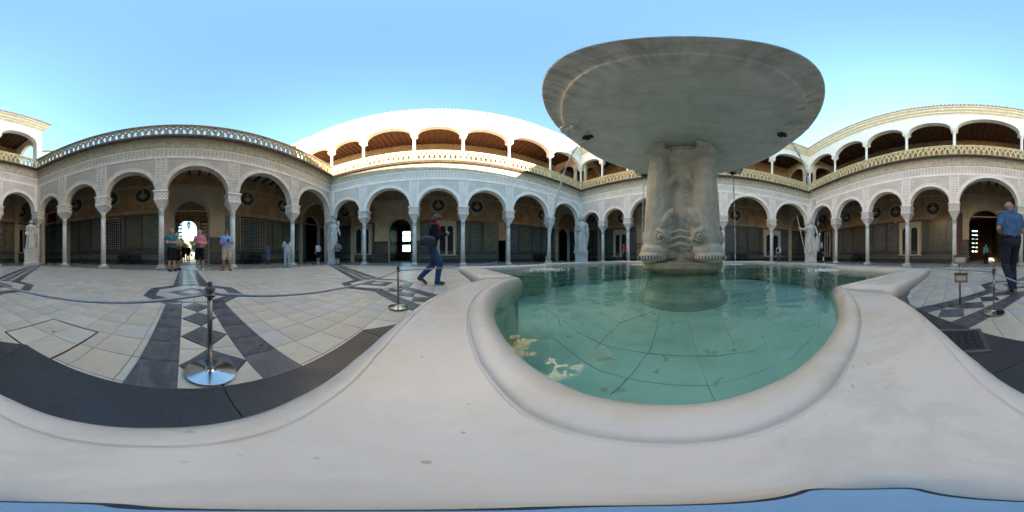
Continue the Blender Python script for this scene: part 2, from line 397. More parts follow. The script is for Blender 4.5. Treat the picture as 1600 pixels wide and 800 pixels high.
def arch_ring(mb, a, b, zs, rise, w, y0, y1, teeth, amp, m=0, inner=.0):
    """archivolt with a scalloped inner edge"""
    c, r = (a+b)/2, (b-a)/2; n = max(teeth*4, 24); o = len(mb.v)
    for i in range(n+1):
        t = math.pi*i/n; sc = amp*abs(math.sin(t*teeth)); ri = r - inner - sc*0 - (amp - sc)
        k = rise/r
        for rr, y in ((ri, y0), (r+w, y0), (r+w, y1), (ri, y1)):
            mb.v.append((c - rr*math.cos(t), y, zs + (rr*k if rr <= r else rise + (rr-r))*math.sin(t)))
    for i in range(n):
        for q in range(4):
            q2 = (q+1) % 4; mb.f.append((o+4*i+q, o+4*i+q2, o+4*i+4+q2, o+4*i+4+q)); mb.m.append(m)
    for e in (o, o+4*n): mb.f.append((e, e+1, e+2, e+3)); mb.m.append(m)
def mesh_column():
    s = MB(); c = (0, 0)
    prof = [(.155, .20), (.152, 1.2), (.146, 2.2), (.140, 2.80)]
    s.lathe(prof, 20); s.lathe([(.140, 2.80), (.168, 2.82), (.168, 2.86), (.142, 2.88)], 20); s.lathe([(.142, 2.88), (.150, 3.1), (.19, 3.24)], 20)
    sh = s.mesh('column', [m_col], True)
    b = MB(); b.box((-.24,-.24,0), (.24,.24,.09)); b.lathe([(.23,.09),(.24,.115),(.23,.14),(.19,.15),(.185,.165),(.20,.18),(.19,.20),(.157,.21)], 20)
    ba = b.mesh('column_base', [m_col])
    k = MB(); k.frustum(c, .185, .205, 3.23, 3.29)
    for i in range(4): k.frustum(c, .205+.042*i, .245+.042*i, 3.29+.088*i, 3.37+.088*i); k.frustum(c, .225+.042*i, .225+.042*i, 3.369+.088*i, 3.38+.088*i)
    ca = k.mesh('capital', [m_col])
    i_ = MB(); i_.box((-.345,-.345,3.66), (.345,.345,4.11), 0); i_.box((-.365,-.365,3.638), (.365,.365,3.69), 1); i_.box((-.40,-.40,4.10), (.40,.40,4.168), 1)
    im = i_.mesh('impost_block', [m_lace_p, m_plaster])
    return sh, ba, ca, im
COLM = mesh_column()
def mesh_ucolumn():
    s = MB(); s.box((-.15,-.15,ZSL), (.15,.15,ZSL+.12)); s.box((-.13,-.13,ZSL+.12), (.13,.13,8.86)); s.lathe([(.125,8.86),(.13,8.9),(.105,8.95),(.102,9.6),(.096,10.42),(.12,10.44),(.12,10.47),(.10,10.49)], 14)
    sh = s.mesh('upper_column', [m_white])
    k = MB(); k.lathe([(.10,10.48),(.115,10.58),(.175,10.74),(.20,10.80)], 14); k.frustum((0,0), .17,.23,10.70,10.83); k.box((-.235,-.235,10.83),(.235,.235,10.90)); k.box((-.21,-.21,10.90),(.21,.21,10.97)); k.box((-.25,-.25,10.95),(.25,.25,10.998))
    for a in range(4):
        q = math.pi/4 + a*math.pi/2; k.sphere((.2*math.cos(q), .2*math.sin(q), 10.77), .055, 8, 5)
    return sh, k.mesh('capital', [m_white])
UCOLM = mesh_ucolumn()
TW, TH = .70, .60
def mesh_tracery(wk=1.3):
    b = MB()
    def stroke(pts, w=.036, d=.05):
        w *= wk
        o = len(b.v); n = len(pts)
        for i, (x, z) in enumerate(pts):
            xa, za = pts[max(i-1, 0)]; xb, zb = pts[min(i+1, n-1)]; tx, tz = xb-xa, zb-za; l = math.hypot(tx, tz) or 1
            nx, nz = -tz/l*w, tx/l*w
            b.v += [(x+nx, -d, z+nz), (x-nx, -d, z-nz), (x-nx, d, z-nz), (x+nx, d, z+nz)]
        for i in range(n-1):
            for q in range(4):
                q2 = (q+1) % 4; b.f.append((o+4*i+q, o+4*i+4+q, o+4*i+4+q2, o+4*i+q2)); b.m.append(0)
    N = 7
    for sgn in (1, -1):
        X = (lambda x: x) if sgn == 1 else (lambda x: TW - x)
        stroke([(X(TW/2*(1-math.cos(t*math.pi/2/N))), TH*math.sin(t*math.pi/2/N)) for t in range(N+1)], .036, .05 if sgn == 1 else .047)
        stroke([(X(TW/2*math.sin(t*math.pi/2/N)), TH*math.cos(t*math.pi/2/N)) for t in range(N+1)], .03, .043 if sgn == 1 else .04)
        stroke([(X(.02), .0), (X(.02), TH*.5)], .024, .038)
    stroke([(TW/2, 0), (TW/2, TH*.34)], .05, .055); stroke([(TW/2-.1, TH*.2), (TW/2, TH*.36), (TW/2+.1, TH*.2)], .028, .058)
    return b
TRM = {c.name: mesh_tracery(wk).mesh('tracery_panel', [c]) for c, wk in ((m_trace, 1.3), (m_tracea, 1.75))}

def sweep(mb, prof, x0, x1, k0, k1, m=0):
    """moulding run; profile (y, z); ends mitred by k per metre of offset"""
    for (ya, za), (yb, zb) in zip(prof, prof[1:]):
        mb.quad((x0-ya*k0, ya, za), (x1+ya*k1, ya, za), (x1+yb*k1, yb, zb), (x0-yb*k0, yb, zb), m)
    mb.add([(x0-y*k0, y, z) for y, z in prof], [tuple(range(len(prof)))], m); mb.add([(x1+y*k1, y, z) for y, z in prof], [tuple(range(len(prof)))[::-1]], m)
def corner_k(a, b):
    c = FR[a].e.dot(FR[b].e); ang = math.pi - math.acos(max(-1, min(1, c))); return 1/math.tan(ang/2)
KC = {'DA': corner_k('D','A'), 'AB': corner_k('A','B'), 'BC': corner_k('B','C'), 'CD': corner_k('C','D')}

m_bust = plain('bust_stone', (.46, .375, .27), .85, .12); m_niche = plain('niche_brown', (.12, .075, .042), .9, .2)
def medallion(parent, x, z, y, r=.80):
    b = MB(); b.ring_y((x, z), r*.80, r, y-.10, y+.0, 32, 0); b.ring_y((x, z), r*.74, r*.80, y-.05, y-.0, 32, 0)
    pts = [(x + r*.78*math.cos(2*math.pi*k/28), y-.012, z + r*.78*math.sin(2*math.pi*k/28)) for k in range(28)]
    b.add(pts, [tuple(range(28))[::-1]], 1)
    # the bust: chest, shoulders, neck, head, on a little socle
    b.sphere((x, y-.12, z-.06), (r*.42, .13, r*.24), 12, 7, 0); b.sphere((x, y-.12, z+.02), (r*.2, .1, r*.2), 10, 6, 0)
    b.lathe([(.065, z+.08), (.06, z+.24)], 10, (x, y-.13), 0); b.sphere((x, y-.15, z+.30), (.095, .11, .13), 12, 8, 0); b.sphere((x, y-.13, z+.35), (.105, .11, .10), 12, 8, 0); b.sphere((x, y-.26, z+.29), .025, 6, 4, 0)
    b.lathe([(.16, z-.30), (.07, z-.24), (.07, z-.20)], 10, (x, y-.12), 0)
    # console under the ring
    b.box((x-.13, y-.14, z-r-.34), (x+.13, y-.004, z-r+.02), 0); b.box((x-.18, y-.17, z-r-.04), (x+.18, y-.002, z-r+.03), 0); b.box((x-.09, y-.10, z-r-.46), (x+.09, y-.003, z-r-.34), 0)
    return b.build('bust_medallion', [m_bust, m_niche], parent)
m_winst = plain('window_surround', (.54, .46, .345), .85, .1, 5, .2, bump=.2)
def twin_window(parent, x0, x1, z0, z1, y):
    """white surround with two narrow arched lights and slim colonnettes"""
    w = x1-x0; b = MB(); lw = w*.30; g = w*.055; c = (x0+x1)/2
    ops = [(c-g-lw, c-g, z0+.02, z1-.5-lw/2, lw/2), (c+g, c+g+lw, z0+.02, z1-.5-lw/2, lw/2)]
    pierced(b, x0, x1, z0, z1, y-.12, y-.005, ops, 0, 0, 14)
    for a, e, s_, sp, r in ops:
        b.quad((a-.02, y-.02, z0), (e+.02, y-.02, z0), (e+.02, y-.02, sp+r+.05), (a-.02, y-.02, sp+r+.05), 1)
    for xc in (c-g*2-lw, c, c+g*2+lw): b.lathe([(.05, z0+.03), (.04, z0+.1), (.04, z1-.85), (.07, z1-.72)], 8, (xc, y-.15), 2)
    b.box((x0-.08, y-.17, z0-.07), (x1+.08, y-.003, z0+.015), 0)
    return b.build('twin_window', [m_winst, m_dark, m_col], parent)
def dado(parent, xs, y, ztop, skip):
    """tile panels with raised borders between the floor band and the black top line; skip = clear spans"""
    for i, (a, b_) in enumerate(zip(xs, xs[1:])):
        if b_-a < .25: continue
        if any(a < q1 and b_ > q0 for q0, q1 in skip): continue
        p = MB(); p.box((a+.09, y-.03, 1.22), (b_-.09, y-.002, ztop-.14), 0)
        for u0, u1, v0, v1 in ((a+.01, a+.09, 1.14, ztop-.06), (b_-.09, b_-.01, 1.14, ztop-.06), (a+.09, b_-.09, 1.14, 1.22), (a+.09, b_-.09, ztop-.14, ztop-.06)): p.box((u0, y-.05, v0), (u1, y-.003, v1), 1)
        p.build('tile_panel', [random.choice(m_tiles), m_tile_frame], parent)
def dado_base(parent, a, b_, y, ztop):
    p = MB(); p.box((a, y-.02, ztop-.05), (b_, y-.001, ztop+.05)); p.build('tile_border', [m_tile_frame], parent)
    p = MB(); p.box((a, y-.06, .82), (b_, y-.0015, 1.06), 0); p.box((a, y-.08, 1.06), (b_, y-.001, 1.13), 2); p.box((a, y-.075, .74), (b_, y-.001, .82), 2)
    p.box((a, y-.07, .36), (b_, y-.0012, .74), 3); p.box((a, y-.085, .14), (b_, y-.001, .36), 1); p.box((a, y-.10, 0), (b_, y-.001, .14), 2)
    return p.build('tiled_skirting', [m_tile_base, m_tile_band, m_tile_frame, m_tiles[1]], parent)

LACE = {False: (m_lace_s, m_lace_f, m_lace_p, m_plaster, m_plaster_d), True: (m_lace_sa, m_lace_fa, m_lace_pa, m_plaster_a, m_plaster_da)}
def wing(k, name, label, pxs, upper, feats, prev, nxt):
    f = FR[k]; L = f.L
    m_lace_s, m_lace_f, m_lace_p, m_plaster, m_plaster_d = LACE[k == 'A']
    root = thing(name, label, 'palace wing', (f.p0.x, f.p0.y, 0), f.rz)
    kp, kn = KC[prev+k], KC[k+nxt]
    S_ = [0.0] + [f.s(p) for p in pxs] + [L]
    bnd = [0.0] + S_[1:-1] + [L]
    # columns
    for i, s in enumerate(S_[:-1]):
        loc = (s, T/2, 0) if i else (-T/2*.6, T/2*.6, 0)
        c = link('column', COLM[0], root, loc)
        for me, nm in zip(COLM[1:], ('column_base', 'capital', 'impost_block')): link(nm, me, c)
    # arches with carved spandrels
    hw = .29
    for a, b in zip(S_, S_[1:]):
        xa, xb = a+hw, b-hw; r = (xb-xa)/2; m = MB()
        zt = ZI + .02
        pierced(m, a, b, ZI, ZFR, 0, T, [(xa, xb, ZI, zt, min(r, 1.98))], 0, 1, 26, 1)
        # alfiz frame
        fx0, fx1 = a+hw-.02, b-hw+.02
        m.box((fx0, -.035, ZFR-.16), (fx1, .0, ZFR-.10), 1); m.box((fx0, -.035, ZI+.02), (fx0+.05, 0, ZFR-.10), 1); m.box((fx1-.05, -.035, ZI+.02), (fx1, 0, ZFR-.10), 1)
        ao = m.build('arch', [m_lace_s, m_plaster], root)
        q = MB(); rise = min(r, 1.98); teeth = int(11 + r*11)
        arch_ring(q, xa, xb, zt, rise, .17, -.05, .10, teeth, .045, 0); arch_ring(q, xa-.17, xb+.17, zt, rise+.17, .055, -.075, .02, 1, 0, 1)
        arch_ring(q, xa, xb, zt, rise, .03, T-.10, T+.02, teeth, .045, 0)
        q.build('archivolt', [m_plaster, m_plaster], ao)
    # carved strips over the columns
    for s in S_:
        a, b = max(s-hw+.03, 0 if s < .1 else s-hw), min(s+hw-.03, L)
        if s < .1: a = .06
        if s > L-.1: b = L-.06
        p = MB(); p.box((a, -.03, ZI), (b, .01, ZFR-.1), 0)
        for u in (a, (a+b)/2-.02, b-.04): p.box((u, -.05, ZI+.004), (u+.04, -.02, ZFR-.1), 1)
        zz = ZI+.12
        while zz < ZFR-.3:
            for u0, u1 in ((a+.06, (a+b)/2-.04), ((a+b)/2+.04, b-.06)):
                if u1-u0 > .05: p.box((u0, -.046, zz), (u1, -.02, zz+.10), 1)
            zz += .19
        p.build('carved_strip', [m_lace_p, m_plaster], root)
    # frieze and its lines
    p = MB(); p.box((.0, -.01, ZFR), (L, T, ZCV), 0); p.box((.06, -.045, ZFR-.10), (L-.06, -.002, ZFR+.02), 1); p.box((.06, -.04, ZCV-.09), (L-.06, -.002, ZCV-.02), 1); p.box((.06, -.03, ZFR+.12), (L-.06, -.002, ZFR+.15), 1)
    p.build('frieze', [m_lace_f, m_plaster], root)
    # cove, eave
    p = MB(); P = [(-.005, ZCV-.02)] + [(-.06 - .30*(1-math.cos(t*math.pi/12)), ZCV + .04 + (ZCT-ZCV-.04)*math.sin(t*math.pi/12)) for t in range(7)]
    sweep(p, P + [(-.38, ZCT), (T, ZCT), (T, ZCV-.02)], 0, L, kp, kn, 0)
    p.build('cove_moulding', [m_plaster_d], root)
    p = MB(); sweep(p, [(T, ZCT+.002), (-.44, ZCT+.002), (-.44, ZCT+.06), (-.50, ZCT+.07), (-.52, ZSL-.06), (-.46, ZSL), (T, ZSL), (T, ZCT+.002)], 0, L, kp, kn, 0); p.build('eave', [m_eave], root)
    if k != 'A':
        p = MB(); sweep(p, [(-.40, ZSL+.001), (-.40, ZSL+.05), (.3, ZSL+.05)], 0, L, kp, kn, 0); p.build('sill_course', [m_cornice], root)
    # balustrade
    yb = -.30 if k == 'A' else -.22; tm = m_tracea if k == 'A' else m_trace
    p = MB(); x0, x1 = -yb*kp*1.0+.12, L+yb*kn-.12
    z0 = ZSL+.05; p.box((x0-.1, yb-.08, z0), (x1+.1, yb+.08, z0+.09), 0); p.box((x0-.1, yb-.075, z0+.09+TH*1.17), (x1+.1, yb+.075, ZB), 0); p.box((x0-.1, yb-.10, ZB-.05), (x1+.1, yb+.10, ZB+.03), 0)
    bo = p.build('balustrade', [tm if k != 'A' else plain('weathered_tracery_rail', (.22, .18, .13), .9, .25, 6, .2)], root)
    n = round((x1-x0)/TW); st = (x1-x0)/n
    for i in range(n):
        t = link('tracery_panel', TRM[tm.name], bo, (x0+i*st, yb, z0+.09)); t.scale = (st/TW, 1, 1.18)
    # gallery behind: wall, floor band, ceiling
    y = DEP
    ops = [o[:5] for o in feats.get('doors', [])]
    wx0, wx1 = -DEP*kp, L+DEP*kn
    m = MB(); pierced(m, wx0+.004, wx1-.004, 0, ZCT, y, y+.5, ops, 0, 1, 20); gw = m.build('gallery_wall', [m_ochre, m_plaster], root)
    ztop = feats.get('ztop', 3.95)
    segs = []; cur = wx0
    for o in sorted(feats.get('plain', [])):                                    # pale plaster round the doorways
        a, b = o; pp = MB(); dd = [q for q in ops if a < (q[0]+q[1])/2 < b]
        pierced(pp, a, b, 2.12, 6.3, y-.10, y-.001, [(q[0], q[1], 2.12 if q[2] < 2.12 else q[2], q[3], q[4]) for q in dd], 0, 0, 20)
        for q in dd: arch_ring(pp, q[0], q[1], q[3], q[4], .22, y-.14, y-.05, 1, 0, 0) if q[4] > 0 else None
        pp.box((a-.03, y-.16, 6.2), (b+.03, y-.01, 6.32), 0); pp.box((a, y-.13, 2.02), (b, y-.0015, 2.12), 1) if not dd else None
        for q in dd:
            for u0, u1 in ((a, q[0]), (q[1], b)):
                pp.box((u0, y-.13, 0), (u1, y-.0015, 2.0), 2); pp.box((u0, y-.15, 2.0), (u1, y-.001, 2.12), 1)
                if u1-u0 > .5: pp.box((u0+.1, y-.15, .95), (u1-.1, y-.12, 1.9), 3)
        pp.build('doorway_surround', [m_lace_f if feats.get('lacedoor') else m_ochre2, m_eave, m_tile_base, m_tiles[0]], gw)
        segs.append((cur, a)); cur = b
    segs.append((cur, wx1))
    for a, b in segs:
        a2, b2 = max(a, wx0+.1), min(b, wx1-.1)
        cuts = sorted([a2, b2] + [x for o in ops if a2 < o[0] < b2 for x in (o[0], o[1])])
        for u, v in zip(cuts[::2], cuts[1::2]):
            dado_base(gw, u, v, y, ztop)
            wd = max(1, round((v-u)/1.45)); xs = [u + (v-u)*i/wd for i in range(wd+1)]
            xs = [x + (random.uniform(-.2, .2) if 0 < i < wd else 0) for i, x in enumerate(xs)]
            skip = [(q[0]-.1, q[1]+.1) for q in feats.get('windows', [])] + [(q[0]-.05, q[1]+.05) for q in feats.get('lattice', [])]
            for q0, q1 in skip:
                xs += [q for q in (q0, q1) if u < q < v]
            dado(gw, sorted(xs), y, ztop, [(q0+.02, q1-.02) for q0, q1 in skip])
    for a, b, z0_, z1_ in feats.get('windows', []): twin_window(gw, a, b, z0_, z1_, y)
    for a, b, z0_, z1_ in feats.get('lattice', []):
        p = MB(); p.box((a, y-.07, z0_), (b, y-.001, z1_), 0); p.box((a-.06, y-.10, z0_-.06), (a, y-.002, z1_+.06), 1); p.box((b, y-.10, z0_-.06), (b+.06, y-.002, z1_+.06), 1); p.box((a, y-.10, z0_-.06), (b, y-.002, z0_), 1); p.box((a, y-.10, z1_), (b, y-.002, z1_+.06), 1)
        nx, nz = max(4, round((b-a)/.17)), max(4, round((z1_-z0_)/.19))           # wooden lattice strips stand proud
        for i in range(1, nx): u = a+(b-a)*i/nx; p.box((u-.035, y-.09, z0_), (u+.035, y-.07, z1_), 2)
        for j in range(1, nz): u = z0_+(z1_-z0_)*j/nz; p.box((a, y-.086, u-.035), (b, y-.0705, u+.035), 2)
        p.build('lattice_window', [plain('lattice_backing', (.34, .33, .29), .8), m_wood, m_dark], gw)
    for x, z in feats.get('busts', []): medallion(gw, x, z, y)
    p = MB(); p.box((wx0+.01, y-.07, 6.35), (wx1-.01, y-.001, 6.5), 0); p.box((wx0+.01, y-.10, ztop+.22), (wx1-.01, y-.004, ztop+.30), 0); p.build('wall_moulding', [m_ochre2], gw)
    p = MB(); p.add([(wx0, y, ZCT-.05), (wx1, y, ZCT-.05), (L+T*kn, T, ZCT-.05), (-T*kp, T, ZCT-.05)], [(0,1,2,3)]); p.add([(wx0, y+.5, ZSL-.02), (wx1, y+.5, ZSL-.02), (L, 0, ZSL-.02), (0, 0, ZSL-.02)], [(3,2,1,0)])
    nb = int(L/.75)
    for i in range(nb): p.box((L*(i+.5)/nb-.07, T, ZCT-.22), (L*(i+.5)/nb+.07, y, ZCT-.051), 1)
    p.build('gallery_ceiling', [m_ceil, m_woodc], root)
    # arches across the gallery at both ends
    for xx, sg in ((-.02, -1), (L+.02, 1)):
        p = MB()
        pierced(p, T+.02, DEP-.02, 0, ZCT-.06, 0, .35, [(T+.35, DEP-.3, 0, 4.2, 1.6)], 0, 0, 16)
        q = MB(); q.f = p.f; q.m = p.m; q.v = [(xx + sg*v[1], v[0], v[2]) for v in p.v]
        q.build('cross_arch', [m_ochre2], root)
    # corner pier filling the angle
    p = MB(); p.box((-T, 0.002, ZI), (-.001, T, ZCV)); p.build('corner_pier', [m_plaster], root)
    # ---------------- upper floor
    if upper:
        ux0, ux1, ends = upper
        US = list(S_)
        if ends[0]: US = [-3.9] + US
        # upper arcade
        yw0, yw1 = -.10, .28
        for i, (a, b) in enumerate(zip(US, US[1:])):
            xa, xb = a+.2, b-.2; m = MB(); r = (xb-xa)/2; rise = min(.62*r, ZCO-.5-ZU)
            pierced(m, a, b, ZU, ZCO, yw0, yw1, [(xa, xb, ZU, ZU+.03, rise)], 0, 0, 22)
            m.box((a+.24, yw0-.02, ZCO-.22), (b-.24, yw0, ZCO-.17), 0)
            ao = m.build('upper_arch', [m_white], root)
            q = MB(); arch_ring(q, xa, xb, ZU+.03, rise, .10, yw0-.025, yw1+.02, int(8+r*9), .035, 0); q.build('archivolt', [m_white], ao)
            m = MB(); m.box((b-.17, yw0-.03, ZU+.02), (b+.17, yw0+.01, ZCO-.1) if b < L-.1 else (b, yw0+.01, ZCO-.1), 0); m.box((b-.13, yw0-.05, ZU+.15), (b+.13, yw0-.02, ZCO-.25) if b < L-.1 else (b-.02, yw0-.02, ZCO-.25), 0); m.build('upper_pilaster', [m_white], root)
        for i, s in enumerate(US):
            if i == len(US)-1 and nxt != 'A': break
            if s <= .01 and s > -.5: loc = (-.02, .09, 0)
            else: loc = (s, .09, 0)
            if k == 'D' and i == len(US)-1:
                p = MB(); p.box((s-.18, -.12, ZSL+.02), (s+.34, .42, ZU-.08), 0); p.box((s-.22, -.16, ZU-.10), (s+.38, .46, ZU+.0), 0); p.box((s+.001, -.098, ZU), (s+.34, .42, ZCO), 0); p.build('end_pier', [m_white], root); continue
            c = link('upper_column', UCOLM[0], root, loc); link('capital', UCOLM[1], c)
        ea, eb = US[0], L
        # cornice
        p = MB(); CP = [(yw1, ZCO), (-.12, ZCO), (-.16, ZCO+.10), (-.24, ZCO+.14), (-.26, ZCO+.30), (-.40, ZCO+.42), (-.44, ZCO+.60), (-.56, ZCO+.68), (-.58, ZRF), (yw1, ZRF), (yw1, ZCO)]
        k0 = 0 if ends[0] else kp; k1 = -.9 if k == 'D' else kn
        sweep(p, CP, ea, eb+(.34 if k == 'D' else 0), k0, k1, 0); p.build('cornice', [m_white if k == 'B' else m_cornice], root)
        # back wall, ceiling, roof
        yb_ = 3.7; bx0, bx1 = (-4.0 if ends[0] else -yb_*kp), (L+.3 if k == 'D' else L+yb_*kn)
        p = MB(); p.box((bx0, yb_, ZSL), (bx1, yb_+.4, ZRF), 0)
        p.box((bx0, yb_-.05, ZSL), (bx1, yb_-.001, ZSL+1.1), 1); p.build('upper_gallery_wall', [m_ochre2 if k == 'B' else m_ochre, m_ochre], root)  # shade of the C and D galleries put in as darker ochre
        p = MB(); zc = ZCO-.25
        p.add([(bx0, yb_, zc+.2), (bx1, yb_, zc+.2), (eb if k == 'D' else L+yw1*kn, yw1, zc), (ea-(0 if ends[0] else yw1*kp), yw1, zc)], [(0,1,2,3)], 0)
        nb = int((bx1-bx0)/.55)
        for i in range(nb):
            xx = ea+.2 + (eb-ea-.4)*(i+.5)/nb; p.add([(xx-.06,yw1,zc-.11),(xx+.06,yw1,zc-.11),(xx+.06,yb_,zc+.09),(xx-.06,yb_,zc+.09),(xx-.06,yw1,zc-.002),(xx+.06,yw1,zc-.002),(xx+.06,yb_,zc+.198),(xx-.06,yb_,zc+.198)], [(0,3,2,1),(4,5,6,7),(0,1,5,4),(1,2,6,5),(2,3,7,6),(3,0,4,7)], 1)
        p.build('timber_ceiling', [m_woodc, m_wood], root)
        p = MB(); rx0, rx1 = ea, eb+(.34 if k == 'D' else 0)
        ya, yr = -.62, 4.6
        p.add([(rx0-ya*k0, ya, ZRF+.03), (rx1+ya*k1, ya, ZRF+.03), (bx1, yr, ZRF+1.5), (bx0, yr, ZRF+1.5)], [(0,1,2,3),(3,2,1,0)][:1], 0)
        p.quad((rx0, ya, ZRF+.002), (rx1, ya, ZRF+.002), (bx1, yr, ZRF+.002), (bx0, yr, ZRF+.002), 0); p.quad((bx0, yr, ZRF), (bx1, yr, ZRF), (bx1, yr, ZRF+1.5), (bx0, yr, ZRF+1.5), 0)
        x = rx0-ya*k0
        while x < rx1+ya*k1:
            p.tube([(x, ya-.07, ZRF+.05), (x, ya+1.2, ZRF+.42)], .075, 6, 0); x += .24
        ro = p.build('roof', [m_roof], root); 
        if k == 'D':                                                            # open end of the upper gallery
            p = MB(); pierced(p, .44, yb_, ZSL, ZCO+.3, 0, .3, [(.75, yb_-.5, ZSL+.95, ZU-.1, 1.1)], 0, 0, 16)
            q = MB(); q.f = p.f; q.m = p.m; q.v = [(L+.02 + v[1], v[0], v[2]) for v in p.v]; q.build('gallery_end_wall', [m_white], root)
        if ends[0]:
            p = MB(); p.box((-4.3, -.10, ZSL), (-3.92, yb_, ZCO)); p.build('gallery_end_wall', [m_white], root)
        # inner arches across the upper gallery corners
        for xx, on in ((.35, not ends[0]), (L-.35, k != 'D')):
            if not on: continue
            p = MB(); pierced(p, .29, yb_-.002, ZSL, ZCO-.2, 0, .25, [(.55, yb_-.25, ZSL, ZU-.3, 1.15)], 0, 0, 16)
            q = MB(); q.f = p.f; q.m = p.m; q.v = [(xx + v[1]-.12, v[0], v[2]) for v in p.v]; q.build('upper_cross_arch', [m_ochre2], root)
    return root

def FS(k, *px): return [FR[k].s(p, DEP) for p in px]
def door(k, p0, p1, ytop, rise=True):
    a, b = FS(k, p0, p1); z = FR[k].z((p0+p1)/2, ytop, DEP); r = (b-a)/2 if rise else 0
    return (a, b, 0.0, z-r, r)
def win(k, p0, p1, y0, y1):
    a, b = FS(k, p0, p1); return (a, b, FR[k].z((p0+p1)/2, y1, DEP), FR[k].z((p0+p1)/2, y0, DEP))
def busts(k, *pts): return [(FR[k].s(p, DEP), FR[k].z(p, yy, DEP)) for p, yy in pts]
dA = door('A', 273, 327, 311); dB = door('B', 607, 642, 341); dD = door('D', 1514, 1567, 327)
dA2 = door('A', 66, 88, 332, False); 
featA = dict(doors=[dA, dA2, door('A', 478, 500, 338)], plain=[tuple(FS('A', 256, 351))], busts=busts('A', (120, 321), (174, 311), (224, 306), (386, 311), (441, 322)),
             lattice=[win('A', 163, 188, 345, 393), win('A', 378, 416, 343, 393)], ztop=3.95)
featB = dict(doors=[dB, door('B', 779, 793, 375, False), door('B', 874, 890, 357)], plain=[tuple(FS('B', 586, 656))], busts=busts('B', (540, 330), (685, 321), (745, 323), (847, 336)),
             windows=[win('B', 553, 581, 351, 397), win('B', 683, 712, 345, 398)], ztop=4.0)
featC = dict(doors=[], plain=[tuple(FS('C', 995, 1012))], busts=busts('C', (925, 340), (972, 341), (1060, 336), (1149, 337)), windows=[win('C', 959, 982, 360, 400), win('C', 1193, 1219, 361, 400)], ztop=4.0)
featD = dict(doors=[dD], plain=[tuple(FS('D', 1502, 1580))], busts=busts('D', (1286, 342), (1323, 340), (1369, 333), (1400, 331), (1458, 326), (1632, 330)),
             windows=[win('D', 1406, 1439, 348, 398), win('D', 1627, 1645, 352, 395), win('D', 1289, 1298, 362, 400)], ztop=4.0)
WA = wing('A', 'arcade_wing', 'single storey arcade with open tracery parapet against the sky and a garden doorway', [97.7, 158.8, 251.5, 365.5, 460.3], None, featA, 'D', 'B')
WB = wing('B', 'arcade_wing', 'two storey arcade whose upper gallery and roof edge glow white in full sun', [567.2, 646.9, 724, 796.2, 860.6], (0, 0, (True, False)), featB, 'A', 'C')
pC = [940.3, 980]; cs = [FR['C'].s(p) for p in pC + [1131, 1207.2]]
midC = [FR['C'].p0 + FR['C'].e*(cs[1] + (cs[2]-cs[1])*t) for t in (1/2,)]
pC += [(math.degrees(math.atan2(q.x, q.y))/.225 + 800) % 1600 for q in midC] + [1131, 1207.2]
WC = wing('C', 'arcade_wing', 'shaded two storey arcade seen behind the fountain bowl and its stem', pC, (0, 0, (False, False)), featC, 'B', 'D')
WD = wing('D', 'arcade_wing', 'shaded two storey arcade with cream cornice behind the man in the blue polo', [1303.8, 1353, 1416, 1491, 1597], (0, 0, (False, False)), featD, 'C', 'A')

# rooms and passages behind the doorways
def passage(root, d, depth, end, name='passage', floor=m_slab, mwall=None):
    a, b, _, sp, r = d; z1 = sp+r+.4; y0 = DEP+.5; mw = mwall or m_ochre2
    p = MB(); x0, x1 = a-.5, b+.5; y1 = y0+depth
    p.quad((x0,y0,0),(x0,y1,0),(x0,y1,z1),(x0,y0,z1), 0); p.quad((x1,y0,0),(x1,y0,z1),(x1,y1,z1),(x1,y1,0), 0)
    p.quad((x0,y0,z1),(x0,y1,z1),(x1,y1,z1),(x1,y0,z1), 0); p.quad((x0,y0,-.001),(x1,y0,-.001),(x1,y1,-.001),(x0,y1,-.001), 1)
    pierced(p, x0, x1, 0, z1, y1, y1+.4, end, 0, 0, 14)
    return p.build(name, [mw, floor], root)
a, b = dA[0], dA[1]; c_ = (a+b)/2
pa0 = FR['A'].s(279, 11.2); pa1 = FR['A'].s(308, 11.2)
passage(WA, dA, 6.5, [(pa0, pa1, 0, FR['A'].z(293, 358, 11.2), (pa1-pa0)/2)])
b0, b1 = FR['B'].s(628.5, 10.2), FR['B'].s(641, 10.2); bs_ = FR['B'].z(635, 393, 10.2)
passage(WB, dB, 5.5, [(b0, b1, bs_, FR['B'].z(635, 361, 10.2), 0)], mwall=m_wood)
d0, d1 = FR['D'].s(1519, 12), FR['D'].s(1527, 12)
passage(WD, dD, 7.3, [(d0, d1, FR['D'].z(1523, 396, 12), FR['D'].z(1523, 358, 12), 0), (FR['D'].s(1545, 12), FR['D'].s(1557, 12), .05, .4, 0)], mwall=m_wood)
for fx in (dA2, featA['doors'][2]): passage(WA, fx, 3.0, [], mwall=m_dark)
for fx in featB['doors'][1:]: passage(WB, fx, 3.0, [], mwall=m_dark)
# barred window at the end of wing B's passage
p = MB()
for i in range(1, 3): u = b0+(b1-b0)*i/3; p.box((u-.03, DEP+6.02, .62), (u+.03, DEP+6.07, 4.2))
zt_ = FR['B'].z(635, 361, 10.2)
for z_, h_ in ((FR['B'].z(635, 380, 10.2), .52), (FR['B'].z(635, 368, 10.2), .1), (FR['B'].z(635, 390, 10.2), .08)): p.box((b0, DEP+6.03, z_-h_/2), (b1, DEP+6.06, z_+h_/2))
p.build('window_grille', [m_iron], WB)
p = MB()  # bars added and thickened to dim wing D's bright window slit
for z_ in np.linspace(FR['D'].z(1523, 396, 12), FR['D'].z(1523, 358, 12), 7): p.box((d0, 12.02, z_-.21), (d1, 12.05, z_+.21))
p.box(((d0+d1)/2-.06, 12.01, .8), ((d0+d1)/2+.06, 12.06, 3.9)); p.build('window_grille', [m_wood], WD)
